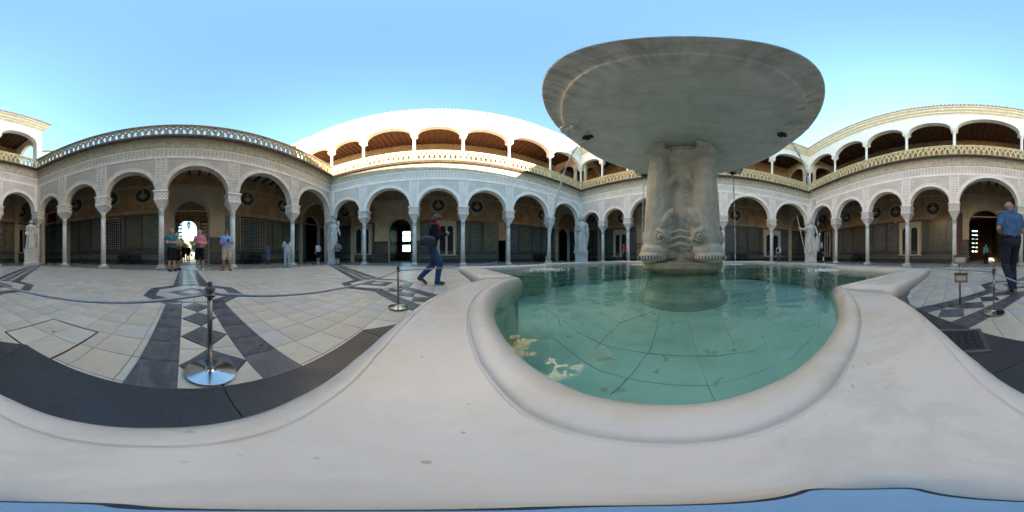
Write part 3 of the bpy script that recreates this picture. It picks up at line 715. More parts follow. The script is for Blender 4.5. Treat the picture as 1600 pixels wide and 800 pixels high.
# pierced wooden screen filling the head of wing A's inner doorway
p = MB(); ys = DEP+.9; zsp = dA[3]; zs0 = FR['A'].z(300, 345, ys)
nx = 15
for i in range(nx+1):
    u = a+(b-a)*i/nx; h = math.sqrt(max(0, 1-((u-c_)/((b-a)/2))**2))*dA[4]
    p.box((u-.045, ys-.02, zs0), (u+.045, ys+.02, zsp+h+.02), 0)
zz = zs0
while zz < zsp+dA[4]:
    hw_ = (b-a)/2*math.sqrt(max(0, 1-(max(0, zz-zsp)/dA[4])**2)); p.box((c_-hw_, ys-.025, zz-.05), (c_+hw_, ys+.015, zz+.05), 0); zz += .2
for sx in (-1, 1):                                                              # folded side leaves with round piercings
    u0 = c_+sx*(b-a)/2; u1 = c_+sx*(b-a)/2*.58
    for i in range(5): u = u0+(u1-u0)*i/4; p.box((min(u, u+.05)-.03, ys-.022, 0), (u+.03, ys+.018, zs0), 0)
    zz = .2
    while zz < zs0: p.box((min(u0, u1), ys-.026, zz-.05), (max(u0, u1), ys+.014, zz+.06), 0); zz += .3
p.build('carved_screen', [m_wood], WA)
# tall wooden door leaf by wing D's doorway
q0, q1 = FS('D', 1493, 1504); p = MB(); p.box((q0, DEP-.16, 0), (q1, DEP-.11, 4.6), 0)
for i in range(6): p.box((q0+.05, DEP-.19, .15+i*.74), (q1-.05, DEP-.155, .75+i*.74), 0)
p.build('door_leaf', [plain('carved_door', (.11, .05, .03), .6, .3, 12, bump=.4)], WD)

# ------------------------------------------------------------------ blended bodies (one continuous skin from tapered limbs)
class Blob:
    def __init__(s): s.P = []; s.X = Matrix.Identity(4); s.st = []
    def push(s, M): s.st.append(s.X); s.X = s.X @ M
    def pop(s): s.X = s.st.pop()
    def cap(s, a, b, ra, rb=None, t=0):
        s.P.append(('c', s.X @ Vector(a), s.X @ Vector(b), ra, ra if rb is None else rb, t))
    def ell(s, c, r, t=0, rot=None):
        M = s.X @ Matrix.Translation(Vector(c)) @ (rot.to_4x4() if rot is not None else Matrix.Identity(4)); s.P.append(('e', M, tuple(r), t))
    def chain(s, pts, rs, t=0):
        for i in range(len(pts)-1): s.cap(pts[i], pts[i+1], rs[i], rs[i+1], t)
    def raw(s):
        mb = MB()
        for p in s.P:
            if p[0] == 'c':
                _, a, b, ra, rb, t = p; d = b-a
                if d.length < 1e-5: d = Vector((0, 0, 1e-4))
                d = d.normalized(); path, rr = [], []
                for k in range(5): q = -math.pi/2 + math.pi/2*k/4; path.append(a + d*ra*math.sin(q)); rr.append(max(ra*math.cos(q), ra*.05))
                for k in range(5): q = math.pi/2*k/4; path.append(b + d*rb*math.sin(q)); rr.append(max(rb*math.cos(q), rb*.05))
                u = d.cross(Vector((0, 0, 1)));
                if u.length < 1e-3: u = d.cross(Vector((1, 0, 0)))
                u.normalize(); w_ = d.cross(u); o = len(mb.v); n = 12
                for q, r in zip(path, rr):
                    for k in range(n): an = 2*math.pi*k/n; mb.v.append(tuple(q + (u*math.cos(an)+w_*math.sin(an))*r))
                for i in range(len(path)-1):
                    for k in range(n): k2 = (k+1) % n; mb.f.append((o+i*n+k, o+i*n+k2, o+(i+1)*n+k2, o+(i+1)*n+k)); mb.m.append(0)
                mb.f.append(tuple(o+k for k in range(n))[::-1]); mb.f.append(tuple(o+(len(path)-1)*n+k for k in range(n))); mb.m += [0, 0]
            else:
                _, M, r, t = p; q = MB(); q.sphere((0, 0, 0), r, 16, 10)
                mb.add([tuple(M @ Vector(v)) for v in q.v], q.f)
        return mb
    def dist(s, C):
        best = np.full(len(C), 1e9); bt = np.zeros(len(C), int)
        for p in s.P:
            if p[0] == 'c':
                a, b = np.array(p[1]), np.array(p[2]); d = b-a; L = max(d @ d, 1e-9)
                t = np.clip((C-a) @ d / L, 0, 1); D = np.linalg.norm(C-(a+t[:, None]*d), axis=1)-(p[3]+(p[4]-p[3])*t)
            else:
                M = np.array(p[1].inverted()); q = C @ M[:3, :3].T + M[:3, 3]; r = np.array(p[2]); k = np.linalg.norm(q/r, axis=1); D = (k-1)*min(r) if True else 0
                D = k*(k-1)/np.maximum(np.linalg.norm(q/(r*r), axis=1), 1e-6)
            ok = D < best; best[ok] = D[ok]; bt[ok] = p[-1]
        return bt
    def mesh(s, name, mats, voxel, smooth=6, extra=None):
        mb = s.raw()
        if extra is not None: mb.add(extra.v, extra.f)
        me = mb.mesh(name + '_raw', []); fresh_norm(me)
        o = bpy.data.objects.new('tmp', me); COL.objects.link(o)
        md = o.modifiers.new('r', 'REMESH'); md.mode = 'VOXEL'; md.voxel_size = voxel
        if smooth: ms = o.modifiers.new('s', 'SMOOTH'); ms.factor = .5; ms.iterations = smooth
        dg = bpy.context.evaluated_depsgraph_get(); dg.update()
        out = bpy.data.meshes.new_from_object(o.evaluated_get(dg)); out.name = name
        bpy.data.objects.remove(o); bpy.data.meshes.remove(me)
        out.materials.clear()
        for m in mats: out.materials.append(m)
        n = len(out.polygons)
        if len(mats) > 1 and n:
            C = np.empty(n*3); out.polygons.foreach_get('center', C)
            out.polygons.foreach_set('material_index', s.dist(C.reshape(-1, 3)).astype(np.int32))
        out.polygons.foreach_set('use_smooth', [True]*n); out.update()
        return out

# ------------------------------------------------------------------ fountain
fount = thing('fountain', 'white marble fountain with a huge overhanging bowl carried on four upside down dolphins', 'fountain', (FC.x, FC.y, 0), frz)
ZR = HC - .115; ZW = HC - .152
def outline(h, c, ap, nL=18, nS=6):
    """square of half side h with a bulging lobe in the middle of each side; starts at corner (-h,-h)"""
    sag = ap - h; rad = (c*c + sag*sag)/(2*sag); cy = -(ap - rad); a0 = math.asin(min(1, c/rad))
    side = [(-h + (h-c)*i/nS, -h) for i in range(nS)] + [(rad*math.sin(-a0 + 2*a0*i/nL), cy - rad*math.cos(-a0 + 2*a0*i/nL)) for i in range(nL+1)] + [(c + (h-c)*(i+1)/nS, -h) for i in range(nS-1)]
    pts = []
    for q in range(4):
        ca, sa = math.cos(q*math.pi/2), math.sin(q*math.pi/2)
        pts += [(x*ca - y*sa, x*sa + y*ca) for x, y in side]
    return pts, nS, nL
def oo(off): return outline(1.69-off, .64, 1.986-off)[0]
def ii(off): return outline(1.535-off, .60, 1.857-off)[0]
_, nS, nL = outline(1.69, .64, 1.986); NSIDE = 2*nS + nL; NT_ = 4*NSIDE
RIMP = [(oo(.075), ZR-.10), (oo(.02), ZR-.075), (oo(.004), ZR-.05), (oo(0), ZR-.03), (oo(.004), ZR-.014), (oo(.014), ZR-.003), (oo(.026), ZR), (oo(.0275), ZR), (oo(.028), ZR), (oo(.0285), ZR-.0022), (oo(.0305), ZR-.0022), (oo(.031), ZR), (oo(.0315), ZR), (oo(.036), ZR),
        (ii(-.012), ZR), (ii(-.0045), ZR), (ii(-.004), ZR), (ii(-.003), ZR-.004), (ii(.0), ZR-.004), (ii(.0004), ZR-.001), (ii(.0018), ZR+.0012), (ii(.0045), ZR+.003), (ii(.009), ZR+.0045), (ii(.017), ZR+.005), (ii(.026), ZR+.0035), (ii(.034), ZR+.0), (ii(.043), ZR-.008), (ii(.053), ZR-.022), (ii(.057), ZR-.045), (ii(.052), ZR-.075), (ii(.03), ZR-.12)]
def rim_part(i0, i1, m):
    idx = [(i0+k) % NT_ for k in range(i1-i0+1)]; b = MB(); n = len(idx)
    for lv, (pts, z) in enumerate(RIMP):
        for j, i in enumerate(idx):
            x, y = pts[i]
            if j in (0, n-1):                      # hairline joint between stones
                x2, y2 = pts[idx[1] if j == 0 else idx[-2]]; l = math.hypot(x2-x, y2-y) or 1; x += (x2-x)/l*.0012; y += (y2-y)/l*.0012
            b.v.append((x, y, z))
    K = len(RIMP)
    for lv in range(K-1):
        for j in range(n-1): b.f.append((lv*n+j, lv*n+j+1, (lv+1)*n+j+1, (lv+1)*n+j)); b.m.append(0)
    for j in range(n-1): b.f.append(((K-1)*n+j, (K-1)*n+j+1, j+1, j)); b.m.append(0)
    b.f.append(tuple(lv*n for lv in range(K))); b.f.append(tuple(lv*n+n-1 for lv in range(K))[::-1]); b.m += [0, 0]
    o = b.build('rim_stone', m_rim, fount, smooth=True)
    fresh_norm(o.data)
    for p_ in o.data.polygons:
        if len(p_.vertices) > 4: p_.use_smooth = False
    return o
for q in range(4):
    base = q*NSIDE
    rim_part(base+nS, base+nS+nL, m_rim)
    rim_part(base+nS+nL, base+NSIDE+nS, m_rim)
# body of the basin
b = MB()
BP = [(oo(.08), ZR-.101), (oo(.11), ZR-.12), (oo(.115), ZR-.15), (oo(.16), ZR-.19), (oo(.18), ZR-.25), (oo(.165), ZR-.31), (oo(.12), ZR-.37), (oo(.10), ZR-.41), (oo(.11), ZR-.44), (oo(.16), ZR-.47), (oo(.16), ZR-.485), (oo(.10), ZR-.49), (oo(.10), .004)]
for pts, z in BP: b.v += [(x, y, z) for x, y in pts]
for lv in range(len(BP)-1):
    for j in range(NT_): k = (j+1) % NT_; b.f.append((lv*NT_+j, lv*NT_+k, (lv+1)*NT_+k, (lv+1)*NT_+j)); b.m.append(0)
bo = b.build('basin', [m_bowl], fount, smooth=True); fresh_norm(bo.data)
M = NT('pool_lining'); co = M.coord()
c_ = M.ramp(M.noise(co, 1.3, 4), [(.3, (.36, .55, .43)), (.5, (.43, .63, .51)), (.7, (.50, .68, .56))])
c_ = M.mix(M.ramp(M.noise(co, 3.2, 5, .6), [(.5, 0.0), (.72, .45)]), c_, (.27, .34, .20))
c_ = M.mix(M.ramp(M.noise(co, 11, 3, .5), [(.64, 0.0), (.70, .6)]), c_, (.30, .25, .10))
m_pool = M.base(c_, .6, .3)
_M = m_pool.node_tree
b = MB(); IW = [(ii(.03), ZR-.121), (ii(.03), .14)]
for pts, z in IW: b.v += [(x, y, z) for x, y in pts]
for j in range(NT_): k = (j+1) % NT_; b.f.append((j, k, NT_+k, NT_+j)); b.m.append(0)
b.build('basin_lining', [m_pool], fount)
b = MB(); b.prism(ii(.03), .10, .15); b.build('basin_bed', [m_dark], fount)
def clip_poly(poly, n, d):                           # keep n.p <= d
    out = []
    for i in range(len(poly)):
        a, c = poly[i], poly[(i+1) % len(poly)]; da = a[0]*n[0]+a[1]*n[1]-d; dc = c[0]*n[0]+c[1]*n[1]-d
        if da <= 0: out.append(a)
        if da*dc < 0: t = da/(da-dc); out.append((a[0]+(c[0]-a[0])*t, a[1]+(c[1]-a[1])*t))
    return out
NW = 12
for k in range(NW):                                  # wedge slabs of the pool floor
    a0, a1 = 2*math.pi*k/NW+.13, 2*math.pi*(k+1)/NW+.13; g_ = .0016
    for r0, r1 in ((.20, .95), (.9515, 1.42), (1.4215, 1.80)):
        if r1 < 1.5:
            P = [(r*math.cos(t), r*math.sin(t)) for r, t in ((r0, a0+g_/r0*.5), (r1, a0+g_/r1*.5), (r1, (a0+a1)/2), (r1, a1-g_/r1*.5), (r0, a1-g_/r0*.5), (r0, (a0+a1)/2))]
        else:
            P = [(r*math.cos(t), r*math.sin(t)) for r, t in ((r0, a0+g_/r0*.5), (r1, a0+g_/r1*.5), (r1, (a0+a1)/2), (r1, a1-g_/r1*.5), (r0, a1-g_/r0*.5), (r0, (a0+a1)/2))]
        m = MB(); m.prism(P, .14, .165 + random.uniform(-.002, .002)); m.build('pool_slab', [m_pool], fount)
# dark meandering joints on the pool floor
def pool_pt(px, y): d = (HC-.168)/math.tan(R((y-400)*.225)); v = px_dir(px)*d - FC; a = -frz; return (v.x*math.cos(a) - v.y*math.sin(a), v.x*math.sin(a) + v.y*math.cos(a), .168)
b = MB()
for L_ in ([(955, 616), (985, 588), (1012, 552), (1027, 515), (1033, 482)], [(925, 530), (952, 542), (1010, 552), (1060, 556), (1120, 556), (1180, 548)], [(838, 478), (868, 490), (878, 512)], [(930, 545), (972, 500), (990, 470)], [(1148, 540), (1130, 505), (1118, 478)], [(880, 500), (905, 520), (925, 530)]):
    P_ = []
    for (xa, ya), (xb, yb) in zip(L_, L_[1:]):
        for u in range(4): P_.append(pool_pt(xa+(xb-xa)*u/4 + random.uniform(-1.5, 1.5), ya+(yb-ya)*u/4))
    P_.append(pool_pt(*L_[-1])); b.tube(P_, [.0008 + .0008*random.random() for _ in P_], 4)
tag(b.build('pool_crack', [plain('silted_joint', (.20, .27, .21), .9)], fount), kind='stuff')
# water
M = NT('pool_water_surface'); co = M.coord()
for n_ in list(M.t.nodes):
    if n_.type == 'BSDF_PRINCIPLED': M.t.nodes.remove(n_)
nz = M.n('TexNoise', Scale=4.5, Detail=2.0, Roughness=.45, Distortion=.8); M.l(co, nz.inputs['Vector'])
nz2 = M.n('TexNoise', Scale=24.0, Detail=2.0); M.l(co, nz2.inputs['Vector'])
hsum = M.math('ADD', nz.outputs[0], M.math('MULTIPLY', nz2.outputs[0], .08))
bp = M.n('Bump', Strength=.20, Distance=.05); M.l(hsum, bp.inputs['Height'])
fr = M.n('Fresnel', IOR=1.33); M.l(bp.outputs[0], fr.inputs['Normal'])
gl = M.n('BsdfGlossy', Roughness=0.02); M.l(bp.outputs[0], gl.inputs['Normal'])
tr = M.n('BsdfTransparent'); tr.inputs[0].default_value = (.76, .93, .90, 1)
mx = M.n('MixShader'); M.l(fr.outputs[0], mx.inputs[0]); M.l(tr.outputs[0], mx.inputs[1]); M.l(gl.outputs[0], mx.inputs[2]); M.l(mx.outputs[0], M.out.inputs[0])
m_water = M.m
b = MB(); pts = ii(.05); n = len(pts); b.v = [(x, y, ZW) for x, y in pts] + [(x*.5, y*.5, ZW) for x, y in pts] + [(0, 0, ZW)]
for j in range(n): k = (j+1) % n; b.f.append((j, k, n+k, n+j)); b.f.append((n+j, n+k, 2*n)); b.m += [0, 0]
wo = link('fountain_water', b.mesh('fountain_water', [m_water]), None, (FC.x, FC.y, 0), frz); tag(wo, kind='structure')
# plinth the dolphins rest on
b = MB()
for (z0, z1, r, am) in ((ZW-.02, ZW+.02, .40, .04), (ZW+.02, ZW+.035, .425, .05), (ZW+.035, ZW+.085, .45, .045), (ZW+.085, ZW+.10, .40, .04)):
    P = []
    for k in range(96): t = 2*math.pi*k/96; q = r + am*(abs(math.cos(2*t))**1.0) - am*.4*abs(math.sin(4*t)); P.append((q*math.cos(t+math.pi/4), q*math.sin(t+math.pi/4)))
    b.prism(P, z0, z1)
m_pl = marble('wet_plinth_marble', (.50, .43, .30), (.25, .19, .11), .4, 3, (.20, .13, .06), .5)
b.build('plinth', [m_pl], fount)
b = MB(); b.lathe([(.52, .15), (.50, .24), (.44, .30), (.41, ZW-.08), (.39, ZW-.021)], 40); b.build('drowned_drum', [plain('pool_toned_stone', (.33, .42, .31), .8, .3, 5)], fount, smooth=False)  # flared wide to stand in for the stem's dark reflection; toned like the pool floor
# stem with four dolphins, heads down
Z0 = ZW + .10
B = Blob(); TK = []
B.cap((0, 0, Z0), (0, 0, 1.6), .30, .26); B.cap((0, 0, 1.6), (0, 0, 1.75), .26, .27)
B.cap((0, 0, 1.75), (0, 0, 1.80), .27, .29)
B.chain([(.275*math.cos(q*.3142), .275*math.sin(q*.3142), 1.93) for q in range(21)], [.035]*21)
for zz_, rr_ in ((Z0+.30, .345), (Z0+.235, .36), (Z0+.17, .365)): B.chain([(rr_*math.cos(q*.1571), rr_*math.sin(q*.1571), zz_ - .05*abs(math.sin(2*q*.1571))) for q in range(41)], [.016]*41)
for q in range(4):
    B.push(Matrix.Rotation(math.pi/4 + q*math.pi/2, 4, 'Z'))      # +x is outward
    B.chain([(-.06, 0, Z0+.35), (-.06, 0, Z0+.9), (-.07, 0, Z0+1.4)], [.14, .13, .13]) if False else None
    B.chain([(.315, 0, Z0+.30), (.335, 0, Z0+.52), (.335, 0, Z0+.80), (.335, 0, Z0+.98), (.335, 0, Z0+1.10), (.325, 0, Z0+1.18), (.335, 0, Z0+1.26)], [.175, .150, .130, .122, .110, .075, .055])
    B.ell((.335, 0, Z0+.22), (.165, .185, .20)); B.ell((.365, 0, Z0+.10), (.165, .175, .11))      # head
    B.ell((.40, 0, Z0+.055), (.15, .165, .06)); B.ell((.41, 0, Z0+.015), (.13, .15, .042))      # snout and jaw
    B.ell((.22, 0, Z0+.07), (.15, .20, .10))
    for s in (-1, 1):
        B.chain([(.35, s*.10, Z0+1.27), (.33, s*.15, Z0+1.23), (.32, s*.11, Z0+1.19)], [.028, .03, .02])
        B.ell((.39, s*.125, Z0+.225), (.066, .066, .066)); B.ell((.44, s*.10, Z0+.115), (.045, .04, .04))
        B.chain([(.36, s*.13, Z0+.36), (.33, s*.175, Z0+.45), (.27, s*.165, Z0+.53)], [.05, .04, .014]); B.chain([(.36, s*.13, Z0+.36), (.31, s*.17, Z0+.39), (.25, s*.165, Z0+.42)], [.04, .03, .014])    # ear fin
        B.chain([(.40, s*.10, Z0+.31), (.43, s*.14, Z0+.295), (.40, s*.19, Z0+.27), (.36, s*.20, Z0+.20)], [.024, .024, .024, .018])   # brow
        B.chain([(.29, s*.09, Z0+.78), (.28, s*.155, Z0+.86), (.25, s*.15, Z0+.95)], [.035, .034, .010])
        B.chain([(.29, s*.08, Z0+1.22), (.235, s*.15, Z0+1.26), (.21, s*.20, Z0+1.245)], [.05, .042, .038])  # bodies knot together
    for k in range(-3, 4):                                            # tail fan
        B.chain([(.335, k*.014, Z0+1.22), (.365, k*.040, Z0+1.29), (.405, k*.056, Z0+1.355 - abs(k)*.014)], [.03, .026, .024])
    B.chain([(.22, -.1, Z0+1.42), (.22, .1, Z0+1.42)], [.05, .05])
    B.pop()
st_ = link('dolphin_stem', B.mesh('dolphin_stem', [m_dolph], .0085, 3), fount)
for q in range(4):                                    # eyes, mouth slits and teeth
    for s in (-1, 1):
        Rm = Matrix.Rotation(math.pi/4 + q*math.pi/2, 4, 'Z'); e = MB()
        dirv = Vector((.62, s*.78, .08)).normalized(); c_e = Vector((.39, s*.125, Z0+.225)) + dirv*.050
        k = MB(); k.sphere((0, 0, 0), .030, 10, 8, 0)
        up = dirv.to_track_quat('Z', 'Y').to_matrix()
        for v in range(20):
            t = 2*math.pi*v/20; p_ = c_e + up @ Vector((.045*math.cos(t), .045*math.sin(t), .004)); t2 = 2*math.pi*(v+1)/20; p2 = c_e + up @ Vector((.045*math.cos(t2), .045*math.sin(t2), .004)); e.tube([p_, p2], .011, 5, 0)
        e.add([tuple(Vector(x) + c_e + dirv*.008) for x in k.v], k.f, 0); pu = MB(); pu.sphere((0, 0, 0), .009, 8, 6); e.add([tuple(Vector(x) + c_e + dirv*.036) for x in pu.v], pu.f, 1)
        e.v = [tuple(Rm @ Vector(v)) for v in e.v]; e.build('eye', [m_dolph, m_hollow], st_, smooth=True)
        tM = MB()
        for v in range(9):                            # mouth runs round the snout just over the jaw
            an = s*R(14 + v*10.5); rx, ry = .158, .172
            c0 = Vector((.40 + rx*math.cos(an), ry*math.sin(an), Z0+.036)); n_ = Vector((math.cos(an), math.sin(an), 0))
            t_ = Vector((-n_.y, n_.x, 0))
            def bx(c, a_, b_, h0, h1, m_): tM.add([tuple(c + t_*i*a_ + n_*j*b_ + Vector((0, 0, kk))) for i, j, kk in ((-1,-1,h0),(1,-1,h0),(1,1,h0),(-1,1,h0),(-1,-1,h1),(1,-1,h1),(1,1,h1),(-1,1,h1))], [(0,3,2,1),(4,5,6,7),(0,1,5,4),(1,2,6,5),(2,3,7,6),(3,0,4,7)], m_)
            bx(c0 - n_*.012, .0165, .012, -.016, .014, 1); bx(c0 - n_*.004, .0085, .008, -.012, .016, 0)
        tM.v = [tuple(Rm @ Vector(v)) for v in tM.v]; tM.build('teeth', [m_dolph, m_hollow], st_)
# bowl
D_ = F_D
BPROF = [(.18, 1.985), (.30, 1.985), (.40, 1.992), (.50, 2.005), (.60, 2.026), (.72, 2.062), (.84, 2.108), (.97, 2.172), (1.08, 2.240), (1.17, 2.302), (1.23, 2.347), (1.262, 2.372), (1.285, 2.392), (1.302, 2.412), (1.300, 2.432), (1.285, 2.438), (1.288, 2.46), (1.31, 2.50), (1.35, 2.545), (1.40, 2.585), (1.44, 2.61), (1.452, 2.625), (1.452, 2.66), (1.44, 2.675), (1.40, 2.675), (1.34, 2.62), (1.20, 2.50), (.8, 2.32), (.0, 2.25)]
b = MB(); b.lathe(BPROF, 96, cap=False); bw = b.build('bowl', [m_bowl], fount, smooth=True)
def belly(r):
    for (r0, z0), (r1, z1) in zip(BPROF, BPROF[1:]):
        if r0 <= r <= r1: return z0 + (z1-z0)*(r-r0)/(r1-r0)
# statue-like finial inside the bowl that feeds it
B = Blob(); B.cap((0, 0, 2.2), (0, 0, 2.6), .13, .09); B.ell((0, 0, 2.75), (.10, .11, .13)); B.cap((0, 0, 2.6), (0, 0, 2.72), .05)
link('finial', B.mesh('finial', [m_bowl], .015, 3), fount)
m_jet = None
M = NT('falling_water'); M.base((.95, .96, .97), .12, .6); M.p.inputs['Alpha'].default_value = .88; m_jet = M.m
SP = [(-63, .565, (-1, -.2)), (60, .57, (1, -.15)), (-141, .56, None), (133, .60, None)]
def cam_local():
    v = Vector((0, 0)) - FC; a = -frz; return Vector((v.x*math.cos(a) - v.y*math.sin(a), v.x*math.sin(a) + v.y*math.cos(a)))
CL = cam_local(); a_cam = math.atan2(CL.y, CL.x)
for i, (ph, rr, _) in enumerate(SP):
    t = a_cam + R(ph) * 1.0; r_ = rr*F_D; x, y = r_*math.cos(t), r_*math.sin(t); z = belly(r_)
    B = Blob(); B.ell((x, y, z+.005), (.10, .10, .05)); 
    for k in range(6): an = k*1.05; B.ell((x+.075*math.cos(an), y+.075*math.sin(an), z), (.045, .045, .035))
    for q in (.06, .13, .20): B.ell((x+q*math.cos(t), y+q*math.sin(t), belly(min(1.28, r_+q))-.012), (.115-.12*q, .115-.12*q, .06))
    for q in (-1, 1): B.ell((x+.10*math.cos(t)-q*.10*math.sin(t), y+.10*math.sin(t)+q*.10*math.cos(t), belly(r_+.1)-.01), (.05, .05, .05))
    B.ell((x, y, z-.035), (.05, .05, .045))
    mk = link('spout_mask', B.mesh('spout_mask', [m_bowl], .011, 3), fount)
    s_ = MB(); s_.lathe([(.016, z-.11), (.022, z-.08), (.04, z-.06)], 8, (x, y)); s_.sphere((x, y, z-.062), (.055, .05, .03), 10, 6); s_.sphere((x+.04, y+.02, z-.045), (.03, .04, .022), 8, 5); s_.build('spout_nozzle', [m_bronze], mk)
    out = .46 if i < 2 else .10                       # jets arc outwards, the far ones drop straighter
    path, zz = [], z-.11; H = zz - ZW; rd = []
    for k in range(46):
        u = k/45; path.append(((r_ + out*u)*math.cos(t), (r_ + out*u)*math.sin(t), zz - H*(.10*u + .90*u*u)))
        rd.append(.0092*(1-.25*u) * (1 + (.55*math.sin(k*2.3+i)*u)))
    s_ = MB(); cut = 46 if i != 1 else 27
    rd = [r0*(1 + .5*math.sin(k*1.9+i)*min(1, k/12)) for k, r0 in enumerate(rd)]
    s_.tube(path[:cut], rd[:cut], 7)
    dr = MB()
    for k in range(cut, 46):                          # the stream breaks into long drops
        if k % 2: q = path[k]; dr.sphere((q[0], q[1], q[2]+random.uniform(-.02, .02)), (rd[k]*1.25, rd[k]*1.25, rd[k]*random.uniform(2.5, 5)), 7, 5)
    for k in range(90):
        u = random.random()**.6; q = path[int(u*45)]; dr.sphere((q[0]+random.gauss(0, .012*u), q[1]+random.gauss(0, .012*u), q[2]+random.gauss(0, .03)), random.uniform(.002, .006), 6, 4)
    jo = s_.build('water_jet', [m_jet], fount, smooth=True); tag(dr.build('water_drops', [m_jet], jo, smooth=True), kind='stuff')
    e = path[-1]; f_ = MB()
    for k in range(260):
        q = abs(random.gauss(0, .11)); an = random.uniform(0, 6.28); f_.sphere((e[0]+q*math.cos(an), e[1]+q*math.sin(an), ZW+.001), random.uniform(.003, .012), 6, 3)
    tag(f_.build('splash_foam', [m_jet], fount, smooth=True), kind='stuff')
# glossy slab the camera stands on
ph = MB(); c1 = Vector((.047, 0)); 
def rrect(w_, h_, r, n=6):
    out = []
    for cx, cy, a0 in ((w_-r, h_-r, 0), (-w_+r, h_-r, 90), (-w_+r, -h_+r, 180), (w_-r, -h_+r, 270)):
        out += [(cx + r*math.cos(R(a0+90*k/n)), cy + r*math.sin(R(a0+90*k/n))) for k in range(n+1)]
    return out
PT = ZR + .012
ph.prism(rrect(.0052, .0082, .0020), ZR+.0005, PT-.0008, 0); ph.prism(rrect(.0044, .0073, .0016), PT-.0008, PT, 1)
m_scr = NT('glossy_glass').base((.34, .36, .38), .22, .9, .9)
m_scr.node_tree.nodes['Principled BSDF'].inputs['Coat Weight'].default_value = 1
pd = px_dir(1330); po = ph.build('phone', [plain('phone_body', (.03, .033, .04), .4, .1), m_scr], None, (pd.x*.0068 + pd.y*.001, pd.y*.0068 - pd.x*.001, 0), rz=-px_ang(1330))
tag(po, 'dark phone lying flat on the fountain rim, its glass mirroring blue sky', 'phone')

# ------------------------------------------------------------------ paving
def to_f(p):                                         # world xy -> paving frame
    v = Vector((p[0], p[1])) - FC; a = -frz
    return (v.x*math.cos(a) - v.y*math.sin(a), v.x*math.sin(a) + v.y*math.cos(a))
corners = [to_f(PC[k][0]) for k in 'ABCD']
cxm = sum(c[0] for c in corners)/4, sum(c[1] for c in corners)/4
floor_b = MB(); ext = []
def grow(d):                                         # the court outline pushed outward by d
    ns = []
    for i in range(4):
        a, c = corners[i], corners[(i+1) % 4]; ex, ey = c[0]-a[0], c[1]-a[1]; l = math.hypot(ex, ey); nx, ny = ey/l, -ex/l
        if (a[0]-cxm[0])*nx + (a[1]-cxm[1])*ny < 0: nx, ny = -nx, -ny
        ns.append((nx, ny, nx*a[0]+ny*a[1]+d))
    out = []
    for i in range(4):
        a, c = ns[i-1], ns[i]; det = a[0]*c[1]-a[1]*c[0]; out.append(((a[2]*c[1]-a[1]*c[2])/det, (a[0]*c[2]-a[2]*c[0])/det))
    return out, ns
outer, _ = grow(DEP+1.2); floor_b.prism(outer, -.05, -.006)
floor = link('courtyard_floor', floor_b.mesh('courtyard_floor', [m_mortar]), None, (FC.x, FC.y, 0), frz); tag(floor, kind='structure')
inner, INS = grow(-.75)
def inside(x, y, m=0): return all(n[0]*x+n[1]*y <= n[2]+m for n in INS)
AP = 2.5
def in_oct(x, y, m=0):
    return all(x*math.cos(k*math.pi/4)+y*math.sin(k*math.pi/4) <= AP+m for k in range(8))
# bearings of the eight bands
doorA = FR['A'].world(FR['A'].s(308), 0); tg = [to_f(doorA.xy)]
dirs = [(0, -1), (0, 1), (1, 0), (-1, 0)]
STR = []
for d in dirs: STR.append(d)
for c in corners: l = math.hypot(*c); STR.append((c[0]/l, c[1]/l))
def strip_len(d):
    t = 30
    for n in INS:
        k = n[0]*d[0]+n[1]*d[1]
        if k > 1e-6: t = min(t, n[2]/k)
    return t
def strip_start(d): return min(AP/(max(1e-6, d[0]*math.cos(k*math.pi/4)+d[1]*math.sin(k*math.pi/4))) for k in range(8) if d[0]*math.cos(k*math.pi/4)+d[1]*math.sin(k*math.pi/4) > .3)
IN, BW = .18, .215
def in_strip(x, y):
    for d in STR:
        p = x*d[0]+y*d[1]; q = abs(-x*d[1]+y*d[0])
        if p > 0 and q < IN+BW-.0: return True
    return False
pieces = []                                          # (distance to camera, name, polygon, z0, z1, material)
CELL = .255; G = .0028
for i in range(-60, 61):
    for j in range(-60, 61):
        x0, y0 = i*CELL-.065, j*CELL+.02
        if (j % 2) and False: x0 += CELL/2
        cx, cy = x0+CELL/2, y0+CELL/2
        P = [(x0+G, y0+G), (x0+CELL-G, y0+G), (x0+CELL-G, y0+CELL-G), (x0+G, y0+CELL-G)]
        ins = [inside(*q) for q in P]
        if not any(ins): continue
        if not all(ins):
            for n in INS: P = clip_poly(P, n[:2], n[2])
            if len(P) < 3: continue
        if all(in_oct(*q, m=-.03) for q in P): continue
        if all(in_strip(*q) for q in P): continue
        pieces.append((math.hypot(cx-CL.x, cy-CL.y), 'paving_slab', P, -.006, 0.0 + random.uniform(-.0008, .0008), m_slab))
